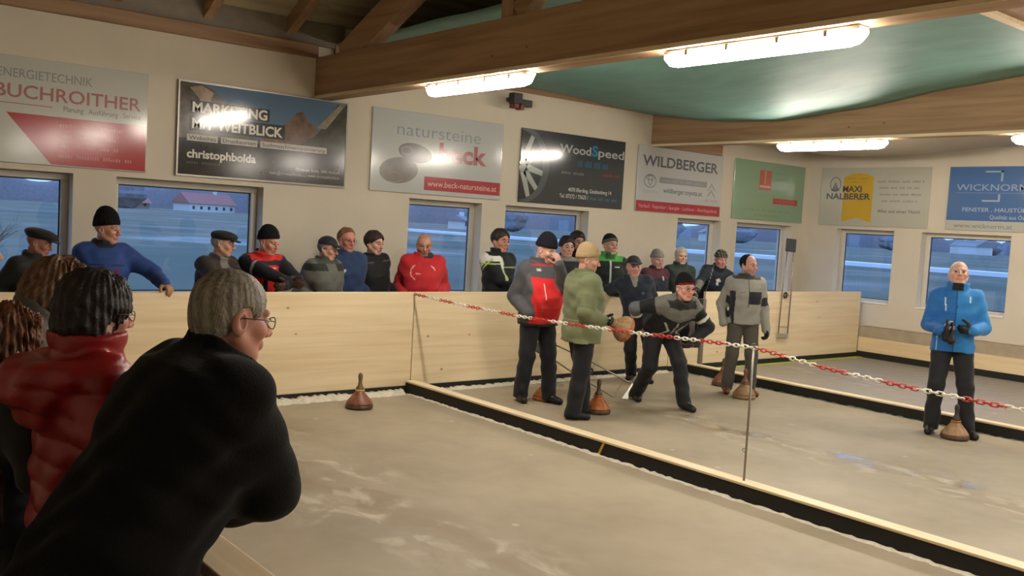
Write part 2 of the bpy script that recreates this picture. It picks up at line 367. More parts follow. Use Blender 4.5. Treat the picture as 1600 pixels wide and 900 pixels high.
MB().box(0.0, 0.02, -8.0, 8.60, 0, 0.07).build('rubber_skirt', M_black, sb)
def divider(x, label, near):
    r = empty('lane_divider', (x, 0, 0)); tag(r, label, 'divider', 'low dividers between the lanes')
    MB().box(-0.06, 0.06, -8.5, YB-0.03, 0.0, 0.115).build('rubber_face', M_black, r)
    bev(MB().box(-0.062, 0.062, -8.5, YB-0.03, 0.115, 0.135).build('wooden_cap', M_cap, r), 0.004)
    if near: MB().add([(-0.064,5.505,.112),(-0.064,5.53,.112),(-0.064,5.585,0.002),(-0.064,5.56,0.002),(-0.061,5.505,.112),(-0.061,5.53,.112),(-0.061,5.585,0.002),(-0.061,5.56,0.002)], [(0,1,2,3),(7,6,5,4),(0,4,5,1),(1,5,6,2),(2,6,7,3),(3,7,4,0)]).build('yellow_mark', mat('yellow_tape','#c9a52b',0.6), r)
    return r
divider(5.645, 'black lane divider with pale cap carrying the chain post', True)
divider(10.09, 'black lane divider behind the grey-jacketed player and the blue-jacketed person', False)
rb = empty('side_kerb', (14.66, 0, 0)); tag(rb, 'low wooden kerb with grey ledge along the side wall', 'kerb')
MB().box(0.0, 0.235, -8.9, YB-0.0, 0.10, 0.34).build('plank', M_spruce_y, rb); MB().box(0.01, 0.235, -8.9, YB, 0.342, 0.52).build('ledge', M_concrete, rb); MB().box(-0.02, 0.235, -8.9, YB, 0.0, 0.10).build('rubber_skirt', M_black, rb)
struct(MB().box(10.6, 14.64, YB-0.12, YB-0.021, 0.0, 0.006).build('trim_5', mat('lime_strip','#a9b84a',0.6)))
# ridge of scraped frost along the skirt of the lanes
def frost(x0, x1, w, h, seed, label):
    rnd = random.Random(seed); n = int((x1-x0)/0.03); vs = []; fs = []
    for i in range(n+1):
        x = x0+(x1-x0)*i/n; ww = w*(0.8+0.4*rnd.random()); hh = h*(0.6+0.6*rnd.random())
        vs += [(x, YB-0.021, 0.0), (x, YB-0.03, hh), (x, YB-0.03-ww*0.5, hh*0.9), (x, YB-0.03-ww, 0.0)]
    for i in range(n):
        for q in range(3): a = i*4+q; fs.append((a, a+1, a+5, a+4))
    o = MB().add(vs, fs).build('frost_ridge', mat('dirty_frost','#c9c2b0',0.7,var=0.12,vscale=30,bump=0.5,bscale=50), smooth=True); return tag(o, label, 'frost', kind='stuff')
frost(1.24, 5.52, 0.12, 0.05, 3, 'scraped frost heaped along the near lane end board'); frost(5.8, 9.8, 0.07, 0.03, 5, 'thin frost along the middle lane end board')
def frost2(x, y0, y1, side, seed, label):
    rnd = random.Random(seed); n = int((y1-y0)/0.04); vs = []; fs = []
    for i in range(n+1):
        y = y0+(y1-y0)*i/n; ww = 0.03*(0.4+1.2*rnd.random()); hh = 0.012*(0.3+1.2*rnd.random())
        vs += [(x, y, 0.0), (x, y, hh), (x+side*ww, y, 0.0)]
    for i in range(n):
        for q in range(2): a = i*3+q; fs.append((a, a+3, a+4, a+1))
    return tag(MB().add(vs, fs).build('frost_line', MATS['dirty_frost'], smooth=True), label, 'frost', kind='stuff')
frost2(5.581, -8, 8.5, -1, 8, 'frost line at the foot of the near divider'); frost2(10.028, -8, 8.5, -1, 9, 'frost line at the foot of the far divider')

# ------------------------------------------------------------------ outdoors at dusk
GZ = -0.45
def field_material():
    m = bpy.data.materials.new('winter_field'); m.use_nodes = True; nt = m.node_tree; b = nt.nodes['Principled BSDF']
    tc = nd(nt, 'ShaderNodeTexCoord'); n1 = nd(nt, 'ShaderNodeTexNoise'); n1.inputs['Scale'].default_value = 0.05; n1.inputs['Detail'].default_value = 8; n1.inputs['Distortion'].default_value = 1.0
    nt.links.new(tc.outputs['Object'], n1.inputs['Vector']); r = nd(nt, 'ShaderNodeValToRGB'); e = r.color_ramp.elements; e.new(0.5); e.new(0.5)
    for q, (p, c) in enumerate(((0.3,'#4d5545'),(0.5,'#626452'),(0.62,'#77766a'),(0.76,'#a9aca8'))): e[q].position = p; e[q].color = (*lin(c), 1)
    nt.links.new(n1.outputs['Fac'], r.inputs['Fac']); nt.links.new(r.outputs['Color'], b.inputs['Base Color']); b.inputs['Roughness'].default_value = 0.95
    return m
g = MB().box(-700, 1500, 10.4, 1500, GZ-1, GZ).box(15.3, 1500, -400, 10.4, GZ-1, GZ).build('ground_field', field_material()); struct(g, 'dusky winter field outside the windows')
M_snow = mat('snow', '#eef1f4', 0.8)
def strip(p, q, w, h, label, nm='snow_strip'):
    o = MB().bar((*p, GZ+h/2), (*q, GZ+h/2), w, h).build(nm, M_snow); return tag(o, label, 'snow strip')
strip((93.5,30),(95,215), 4.0, 0.40, 'white snowy road across the field')
def house(loc, w, d, h, rh, rz, wall, roofc, label):
    r = empty('house', (*loc, GZ), rz); tag(r, label, 'house', 'far houses beyond the field')
    MB().box(-w/2, w/2, -d/2, d/2, 0, h).build('wall', wall, r)
    o = 0.8
    rf = MB().add([(-w/2-o,-d/2-o,h-0.3),(w/2+o,-d/2-o,h-0.3),(w/2+o,0,h+rh),(-w/2-o,0,h+rh),(-w/2-o,d/2+o,h-0.3),(w/2+o,d/2+o,h-0.3)], [(0,1,2,3),(3,2,5,4),(0,3,4),(1,5,2),(0,4,5,1)]).build('roof', roofc, r)
    MB().box(w*0.2, w*0.2+1, -0.6, 0.6, h+rh*0.4, h+rh+1).build('chimney', wall, r)
    nx = max(2, int(w/4))
    for fl in range(max(1, int(h/3))):
        for i in range(nx):
            x = -w/2 + w*(i+0.5)/nx
            MB().box(x-0.6, x+0.6, -d/2-0.06, -d/2, 1.0+fl*2.8, 2.3+fl*2.8).build('window', M_dark, r)
M_hw = mat('house_render', '#d6d6d0', 0.9); M_hr = mat('red_roof_tiles', '#a8706a', 0.8, var=0.1); M_hg = mat('grey_roof', '#85888c', 0.8)
house((150,392), 24, 10, 3.6, 4.2, 0.35, M_hw, M_hr, 'long farmhouse with red roof seen through the window behind the blue-jacketed spectator')
house((122,400), 12, 9, 2.6, 3.0, 0.2, mat('barn','#8f7c74',0.9), M_hr, 'low reddish barn beside the long farmhouse')
house((196,402), 18, 10, 3.4, 3.4, 0.5, mat('pinkish_render','#b7a09c',0.9), M_hr, 'pinkish house at the window edge behind the elderly flat cap')
house((160,222), 5.5, 5, 2.8, 1.2, 0.6, M_hw, M_hg, 'small white house in the window beside the red-jacketed spectator')
house((292,238), 9, 7, 3.6, 2.2, 0.9, M_hw, M_hg, 'white house in the window behind the dark headband player')
house((500,272), 9, 8, 3.4, 2.6, 1.0, M_hw, M_hg, 'small white house across the field above the blue-jacketed person')
house((545,255), 24, 10, 5.0, 3.2, 1.05, M_hw, M_hg, 'large pale building group in the wide side window')
def blob_tree(loc, h, w, seed, label, mt):
    rnd = random.Random(seed); r = empty('far_tree', (*loc, GZ)); tag(r, label, 'tree', 'far trees beyond the field')
    MB().tube([(0,0,0),(0.1,0,h*0.3),(0,0,h*0.62)], [w*0.05,w*0.04,w*0.02], 6).build('trunk', M_bark, r)
    bm = bmesh.new(); bmesh.ops.create_icosphere(bm, subdivisions=3, radius=1.0)
    ph = [rnd.random()*6 for _ in range(6)]
    for v in bm.verts:
        c = v.co; s = 1+0.10*math.sin(4*c.x+ph[0])*math.sin(4*c.y+ph[1])+0.06*math.sin(7*c.z+ph[2])+0.06*rnd.uniform(-1,1)
        v.co = Vector((c.x*s*w/2, c.y*s*w/2, h*0.5+c.z*s*h*0.5))
    me = bpy.data.meshes.new('crown'); bm.to_mesh(me); bm.free(); me.materials.append(mt)
    o = bpy.data.objects.new('crown', me); COL.objects.link(o); o.parent = r
M_bark = mat('bark', '#4d463d', 0.9, var=0.2); M_tree = mat('dusky_twigs', '#74757a', 0.95, var=0.15, vscale=1.0, bump=0.6, bscale=4)
M_tree2 = mat('dusky_evergreen', '#3b4a44', 0.95, var=0.2, vscale=1.0, bump=0.6, bscale=4)
for i, (p, h, w, lb) in enumerate([((112,372),11,14,'rounded dusky tree before the barn'), ((172,385),12,12,'dusky tree right of the long farmhouse'), ((183,226),8,9,'dark bushy tree in the window between red and black jackets'),
      ((265,236),9,12,'dark round tree in the narrow window behind the white-haired spectator'), ((312,240),9,14,'dark tree clump right of the white house'), ((470,262),8,12,'dusky tree in the window before the yellow ribbon sign'), ((585,262),9,14,'dusky tree beside the large pale building')]):
    blob_tree(p, h, w, i, lb, M_tree)
def belt(pts, h, seed, label):
    rnd = random.Random(seed); vs = []; fs = []; n = 0
    for (x0, y0), (x1, y1) in zip(pts[:-1], pts[1:]):
        L_ = math.hypot(x1-x0, y1-y0); m = int(L_/4)
        for i in range(m):
            t = i/m; x = x0+(x1-x0)*t; y = y0+(y1-y0)*t; hh = h*(.72+.18*math.sin(i*.21)+.12*math.sin(i*.67+1)+.14*rnd.random()); dx, dy = (y1-y0)/L_*9, -(x1-x0)/L_*9
            vs += [(x+dx, y+dy, GZ), (x+dx*.7, y+dy*.7, GZ+hh*.75), (x, y, GZ+hh), (x-dx, y-dy, GZ+hh*.6)]; n += 1
    for i in range(n-1):
        for q in range(3): a = i*4+q; fs.append((a, a+4, a+5, a+1))
    return tag(MB().add(vs, fs).build('forest_belt', M_tree, smooth=True), label, 'forest', kind='stuff')
belt([(-60,560),(180,520),(420,470),(640,380),(820,250),(900,60)], 15, 5, 'dim wooded belt along the horizon beyond the field')
# bare tree close outside the first window
def bare_tree(loc, seed, label):
    rnd = random.Random(seed); r = empty('bare_tree', (*loc, GZ)); tag(r, label, 'tree')
    t = MB(); br = MB()
    def grow(p, d, l, rad, lev, m):
        pts = [p]; rr = [rad]; q = p.copy(); dd = d.copy()
        for s_ in range(4):
            dd = (dd + Vector((rnd.uniform(-.22,.22), rnd.uniform(-.22,.22), rnd.uniform(-.02,.14)))).normalized(); q = q + dd*(l/4); pts.append(q.copy()); rr.append(rad*(1-0.17*(s_+1)))
        m.tube(pts, rr, 5)
        if lev < 4:
            for s_ in range(4 if lev < 3 else 3):
                i = rnd.randint(1, 4); nd_ = (dd + Vector((rnd.uniform(-1,1), rnd.uniform(-1,1), rnd.uniform(-.25,.7)))).normalized()
                grow(pts[i], nd_, l*0.66, rr[i]*0.55, lev+1, br)
    grow(Vector((0,0,0)), Vector((0.05,0,1)), 2.2, 0.13, 0, t)
    t.build('trunk', M_bark, r); br.build('branches', M_bark, r)
bare_tree((1.9,16.5), 4, 'bare leafless tree outside the first window')
bare_tree((3.0,21.0), 11, 'bare tree further out behind the first window')
# ------------------------------------------------------------------ advertising signs on the walls
PENDING = []
def sign(label, loc, rz, base, w=2.0, h=1.0, frame=None, rough=0.12):
    r = empty('advertising_sign', loc, rz); tag(r, label, 'sign', 'advertising signs above the windows')
    bev(MB().box(0, w, -0.02, 0.0, 0, h).build('sign_panel', sm(base, rough), r), 0.003, 1)
    if frame:
        f = MB().box(0, w, -0.026, -0.02, 0, .018).box(0, w, -0.026, -0.02, h-.018, h).box(0, .018, -0.026, -0.02, .018, h-.018).box(w-.018, w, -0.026, -0.02, .018, h-.018)
        f.build('frame', M_steel, r)
    return r
def sm(c, rough=0.12): return mat('print_'+c.strip('#')+'_%d' % int(rough*100), c, rough, spec=0.5)
def poly(name, r, pts, col, lay=1, material=None):
    """flat printed shape, a thin film on the sign"""
    y1 = -0.02-0.0006*lay; n = len(pts)
    o = MB().add([(x, y1, z) for x, z in pts]+[(x, -0.0201, z) for x, z in pts], [tuple(range(n-1,-1,-1)), tuple(range(n, 2*n))]+[(i, (i+1) % n, n+(i+1) % n, n+i) for i in range(n)])
    o = o.build(name, material or sm(col), r); return o
def rect(name, r, x0, x1, z0, z1, col, lay=1, material=None): return poly(name, r, [(x0,z0),(x1,z0),(x1,z1),(x0,z1)], col, lay, material)
def ell(cx, cz, a, b, n=32, rot=0): return [(cx+a*math.cos(t)*math.cos(rot)-b*math.sin(t)*math.sin(rot), cz+a*math.cos(t)*math.sin(rot)+b*math.sin(t)*math.cos(rot)) for t in [2*math.pi*k/n for k in range(n)]]
def ring(name, r, cx, cz, a, b, t, col, lay=1):
    o = ell(cx, cz, a, b); i = ell(cx, cz, a-t, b-t); n = len(o); y = -0.02-0.0006*lay
    mb = MB().add([(x, y, z) for x, z in o]+[(x, y, z) for x, z in i]+[(x, -0.0201, z) for x, z in o]+[(x, -0.0201, z) for x, z in i],
        [(k, n+k, n+(k+1) % n, (k+1) % n) for k in range(n)]+[(2*n+k, k, (k+1) % n, 2*n+(k+1) % n) for k in range(n)]+[(n+k, 3*n+k, 3*n+(k+1) % n, n+(k+1) % n) for k in range(n)])
    return mb.build(name, sm(col), r)
def text(r, s, x, z, h, w=None, col='#ffffff', bold=0.0, lay=2, align='L', shear=0.0):
    """lettering: cap height h, total width w, baseline z, left edge x"""
    c = bpy.data.curves.new('lettering', 'FONT'); c.body = s; c.size = 1.0; c.offset = bold; c.extrude = 0.0; c.resolution_u = 3; c.shear = shear
    o = bpy.data.objects.new('lettering', c); COL.objects.link(o); PENDING.append((o, r, x, z, h, w, col, lay, align))
def flush_text():
    bpy.context.view_layer.update(); dg = bpy.context.evaluated_depsgraph_get()
    for o, r, x, z, h, w, col, lay, align in PENDING:
        me = bpy.data.meshes.new_from_object(o.evaluated_get(dg)); c = o.data
        bpy.data.objects.remove(o); bpy.data.curves.remove(c)
        n = len(me.vertices); co = np.empty(n*3); me.vertices.foreach_get('co', co); co = co.reshape(-1, 3)
        sc = h/0.70; x0, x1 = co[:,0].min(), co[:,0].max(); sx = (w/(x1-x0)) if w else sc
        X = (co[:,0]-x0)*sx; off = {'L':0, 'C':-(x1-x0)*sx/2, 'R':-(x1-x0)*sx}[align]
        out = np.stack([x+X+off, np.full(n, -0.02-0.0006*lay), z+co[:,1]*sc], -1)
        me.vertices.foreach_set('co', out.ravel()); me.materials.clear(); me.materials.append(sm(col)); me.update()
        if h >= 0.05: split_letters(me, r)
        else: q = bpy.data.objects.new('lettering', me); COL.objects.link(q); q.parent = r
    PENDING.clear()
def dashes(r, x, z, h, w, col, seed=1, lay=2, align='L'):
    """a line of small print too blurred to read: word-long strokes"""
    rnd = random.Random(seed); x0 = x-(w/2 if align == 'C' else 0); e = x0+w; mb = MB(); y = -0.02-0.0006*lay
    while x0 < e-.02:
        for _ in range(rnd.randint(4, 9)):
            l = rnd.uniform(.010, .018); hh = h*rnd.uniform(.75, 1.2)
            if x0+l > e: break
            mb.add([(x0,y,z),(x0+l,y,z),(x0+l,y,z+hh),(x0,y,z+hh)], [(0,1,2,3)]); x0 += l+.010
        x0 += .035
    o = mb.build('small_print', sm(col), r); o['kind'] = 'stuff'
def split_letters(me, r):
    n = len(me.vertices); par = list(range(n))
    def find(a):
        while par[a] != a: par[a] = par[par[a]]; a = par[a]
        return a
    for p in me.polygons:
        v = list(p.vertices)
        for b in v[1:]: par[find(b)] = find(v[0])
    groups = {}
    for p in me.polygons: groups.setdefault(find(p.vertices[0]), []).append(list(p.vertices))
    for fs in groups.values():
        ids = sorted({v for f in fs for v in f}); mp = {v: i for i, v in enumerate(ids)}
        m2 = bpy.data.meshes.new('letter'); m2.from_pydata([tuple(me.vertices[v].co) for v in ids], [], [[mp[v] for v in f] for f in fs]); m2.materials.append(me.materials[0]); m2.update()
        q = bpy.data.objects.new('letter', m2); COL.objects.link(q); q.parent = r
    bpy.data.meshes.remove(me)
SZ = 2.21
# 1 heating engineer
r = sign('grey sign with a slanted red field and dark lettering, first on the end wall', (1.19,9.995,SZ), 0, '#b9bab0')
text(r, 'ENERGIETECHNIK', 0.62, 0.80, 0.085, 0.84, '#8b8f8c', 0.0); text(r, 'BUCHROITHER', 0.60, 0.615, 0.125, 1.33, '#a46e6c', 0.012)
rect('line', r, 0.05, 1.10, 0.555, 0.562, '#a5555a'); text(r, 'Planung . Ausführung . Service', 1.20, 0.53, 0.05, 0.73, '#6f726f')
poly('red_field', r, [(0.70,0.47),(1.99,0.47),(1.99,0.01),(1.10,0.01)], '#a52f33')
for i, w in enumerate((.62,.55,.55,.70)): dashes(r, 1.17, .375-i*.098, .032, w, '#bd7470', i)
poly('emblem', r, ell(0.42,0.25,0.10,0.10), '#8a8f8e'); ring('emblem_ring', r, 0.42, 0.25, 0.15, 0.15, 0.02, '#8a8f8e')
# 2 mountain picture
r = sign('dark mountain landscape sign with white slogan boxes in a thin metal frame', (3.495,9.995,SZ), 0, '#56708a', frame=True)
M_rock = mat('printed_rock', '#4f463c', 0.14, var=0.55, vscale=7, stretch=(1,1,1.6)); M_rock2 = mat('printed_red_rock', '#6e5444', 0.14, var=0.45, vscale=9); M_slope = mat('printed_slope', '#3a382c', 0.14, var=0.5, vscale=6)
poly('printed_mountain', r, [(.02,.02),(.9,.02),(.9,.42),(.75,.56),(.62,.74),(.5,.84),(.38,.93),(.25,.975),(.02,.978)], '', 1, M_rock)
poly('printed_snow', r, [(.12,.93),(.25,.965),(.38,.90),(.34,.80),(.26,.74),(.22,.83)], '', 2, mat('printed_pale_rock','#93816d',0.14,var=0.35,vscale=14))
poly('printed_peak', r, [(.75,.3),(2-.4,.3),(1.66,.60),(1.58,.68),(1.50,.72),(1.42,.83),(1.34,.80),(1.26,.70),(1.15,.62),(1.0,.55)], '', 1, M_rock2)
poly('printed_slope', r, [(.9,.02),(1.98,.02),(1.98,.965),(1.86,.96),(1.76,.80),(1.62,.60),(1.4,.45),(.9,.42)], '', 2, M_slope)
poly('printed_ridge', r, [(1.60,.66),(1.90,.975),(1.97,.975),(1.72,.66)], '', 3, mat('printed_ridge','#8a806c',0.14,var=0.3,vscale=12))
rect('printed_shade', r, .02, 1.98, .02, .40, '#27262a', 3, mat('printed_dark_valley','#2a2825',0.12,var=0.4,vscale=5))
rect('slogan_box', r, .13, 1.02, .66, .80, '#2b2c2f', 4); text(r, 'MARKETING', .155, .68, .105, .84, '#d9d5ca', .03, 5)
rect('slogan_box', r, .13, 1.21, .485, .645, '#2b2c2f', 4); text(r, 'MIT WEITBLICK', .155, .51, .105, 1.03, '#d9d5ca', .03, 5)
for x0, x1, t in ((.105,.44,'Websites'),(.475,.89,'Drucksorten'),(.925,1.74,'Suchmaschinenoptimierung')):
    rect('tag_box', r, x0, x1, .375, .445, '#b9b5ac', 4); text(r, t, x0+.02, .39, .042, x1-x0-.04, '#4a4a4a', .01, 5)
text(r, 'christophbolda', .11, .20, .085, .77, '#d3cfc4', .03, 4); dashes(r, .11, .135, .022, .42, '#5c5953', 3, 4)
text(r, 'Christoph Bolda, 4082 Aschach', 1.92, .155, .032, .56, '#b3afa5', 0, 4, 'R'); text(r, 'hallo@christophbolda.at | www.christophbolda.at', 1.92, .095, .032, .87, '#b3afa5', 0, 4, 'R')
# 3 stones
r = sign('light grey sign with two stacked pebbles and a red web strip', (5.83,9.995,SZ), 0, '#b4b8b6')
text(r, 'natursteine', .35, .705, .155, 1.28, '#8b93a0', -.008); text(r, 'beck', .985, .435, .225, 0.76, '#a6666a', .035)
M_peb = mat('printed_pebble', '#77736f', 0.14, var=0.12, vscale=20)
poly('printed_stone', r, ell(.40,.27,.28,.16,32,.10), '', 1, M_peb); poly('printed_stone', r, ell(.63,.50,.25,.115,32,-.13), '', 3, mat('printed_pebble_dark','#6b6866',0.14,var=0.12,vscale=20))
ring('spiral', r, .50, .52, .085, .06, .02, '#8d8582', 4); ring('spiral', r, .33, .18, .12, .07, .02, '#8f8078', 4)
rect('red_strip', r, .78, 1.99, .055, .225, '#a3393f', 3); text(r, 'www.beck-natursteine.at', .83, .105, .075, 1.10, '#d9a8a6', .008, 4)
# 4 wheel
r = sign('dark sign with a car wheel and pale and blue lettering', (8.152,9.995,SZ), 0, '#33393e')
poly('printed_tyre', r, [(0.0,1.0),(.42,1.0)]+[(.02+.50*math.cos(t), .50+.52*math.sin(t)) for t in [1.25-2.55*k/14 for k in range(15)]]+[(0.0,0.02)], '#4c5257', 1)
poly('printed_wheel_well', r, [(0.0,.98)]+[(.40*math.cos(t), .50+.47*math.sin(t)) for t in [1.5-3.0*k/14 for k in range(15)]]+[(0.0,0.03)], '#1f2326', 2)
for a in (1.1, .45, -.2, -.75, -1.2):
    c, s_ = math.cos(a), math.sin(a); poly('printed_spoke', r, [(0.02+.05*s_,.5-.05*c),(.02+.39*c+.035*s_,.5+.45*s_-.035*c),(.02+.39*c-.035*s_,.5+.45*s_+.035*c),(0.02-.05*s_+.001,.5+.05*c)], '#9aa39c', 3)
ring('printed_rim', r, .0, .5, .42, .49, .03, '#8d968f', 2) if False else None
poly('printed_hub', r, [(0.0,.62)]+[(.10*math.cos(t), .5+.12*math.sin(t)) for t in [1.5-3.0*k/8 for k in range(9)]]+[(0.0,.38)], '#7d867f', 4)
text(r, 'Wood', .70, .735, .12, .60, '#a9adae', .012, 2); text(r, 'S', 1.32, .735, .145, .12, '#2d7ea6', .03, 3); text(r, 'peed', 1.45, .735, .12, .53, '#a9adae', .012, 2)
dashes(r, 1.05, .56, .085, .62, '#2d6079', 4); dashes(r, .75, .44, .035, .46, '#6f7477', 5); dashes(r, 1.58, .46, .035, .34, '#913846', 6)
text(r, '4070 Eferding, Gstaltenberg 14', .90, .20, .055, .86, '#c4c7c8', .008); text(r, 'Tel. 07272 / 75625 /', .74, .105, .055, .56, '#c4c7c8', .008); dashes(r, 1.33, .10, .04, .57, '#356f8c', 7)
# 5 car dealer
r = sign('light grey sign with two car emblems and a red bottom band', (10.44,9.995,SZ), 0, '#b9bab8')
text(r, 'WILDBERGER', .10, .70, .155, 1.78, '#5a5f68', .022)
ring('car_emblem', r, .29, .47, .14, .105, .016, '#858583'); ring('car_emblem', r, .29, .485, .05, .08, .014, '#858583', 2); ring('car_emblem', r, .29, .52, .10, .04, .014, '#858583', 2)
text(r, 'TOYOTA', .13, .285, .045, .33, '#a98f8f')
for dz in (0, -.10): poly('chevron', r, [(1.64,.41+dz),(1.75,.54+dz),(1.86,.41+dz),(1.83,.41+dz),(1.75,.485+dz),(1.67,.41+dz)], '#9b9a97')
dashes(r, 1.60, .24, .025, .31, '#a98f8f', 8)
rect('grey_bar', r, .50, 1.63, .455, .545, '#8f8f8d'); dashes(r, .56, .48, .035, 1.0, '#a3a3a1', 9, 3); text(r, 'wildberger.toyota.at', .60, .31, .075, .92, '#55585d', .006)
rect('red_band', r, .005, 1.995, .005, .165, '#a8353c'); text(r, 'Verkauf - Reparatur - Spengler - Lackierer - Abschleppdienst', .07, .06, .055, 1.86, '#d49a99', .006)
# 6 green
r = sign('green sign with a small red logo square, last on the end wall', (12.762,9.995,SZ), 0, '#8aa588')
rect('logo_square', r, .68, 1.02, .52, .86, '#b2675c', 1); rect('logo_stripe', r, .70, 1.0, .56, .60, '#d8a99b', 2); rect('logo_stripe', r, .82, .86, .62, .84, '#c98d7d', 2)
for i, (z, w) in enumerate(((.80,.42),(.70,.40),(.60,.50),(.50,.34))): dashes(r, 1.12, z, .05, w, '#7f9e8c', 20+i)
rect('red_label', r, 1.10, 1.82, .30, .40, '#b04a47'); dashes(r, 1.16, .33, .03, .6, '#bd6a64', 30, 3)
dashes(r, .28, .155, .035, 1.40, '#7d9d78', 31); dashes(r, .60, .07, .032, .76, '#7d9d78', 32)
# 7 yellow ribbon, side wall
r = sign('pale sign with a yellow ribbon and black name on the side wall', (14.895,9.70,SZ), -math.pi/2, '#b6b5a6')
poly('ribbon', r, [(.44,.06),(.72,.14),(1.0,.06),(1.0,.84),(.86,.89),(.72,.91),(.58,.89),(.44,.84)], '#c7a334')
text(r, 'MAXI', .43, .585, .10, .36, '#4f5156', .03, 3); text(r, 'NALBERER', .12, .455, .10, .84, '#4f5156', .03, 3)
ring('emblem', r, .28, .71, .11, .13, .018, '#7d7f82'); poly('emblem_peak', r, [(.20,.60),(.28,.76),(.36,.60)], '#7d7f82')
dashes(r, .50, .80, .022, .44, '#a3863a', 33, 3); dashes(r, .58, .745, .022, .28, '#a3863a', 34, 3)
for i, (z, w) in enumerate(((.745,.84),(.64,.74),(.53,.72),(.42,.62))): dashes(r, 1.49, z, .03, w, '#8b8a80', 40+i, 2, 'C')
text(r, 'Alles aus einer Hand.', 1.49, .24, .055, .76, '#66665f', .006, 2, 'C')
# 8 blue windows
r = sign('blue window maker sign with square outline logo on the side wall', (14.895,7.40,SZ), -math.pi/2, '#b5b6ac')
rect('blue_field', r, .005, 1.995, .155, .995, '#4f70a0'); text(r, 'WICKNORM', .13, .625, .10, 1.08, '#93a7c4', .006)
for a in ((.56,.83,.905,.93),(.80,.83,.77,.93),(.54,.81,.455,.48),(.78,.81,.48,.57)): rect('logo_bracket', r, *a, '#9db0c6', 2)
rect('line', r, .13, 1.2, .585, .592, '#7f97b8', 2); text(r, 'FENSTER . HAUSTÜREN', .25, .30, .06, 1.10, '#a5b5cc', .012); text(r, 'Qualität aus Österreich', .68, .19, .06, .78, '#a5b5cc', .01)
text(r, 'www.wicknorm.at', .13, .045, .065, .90, '#7f8586', .006); rect('picture_field', r, 1.45, 1.95, .3, .9, '#8fa6c6', 2)
flush_text()
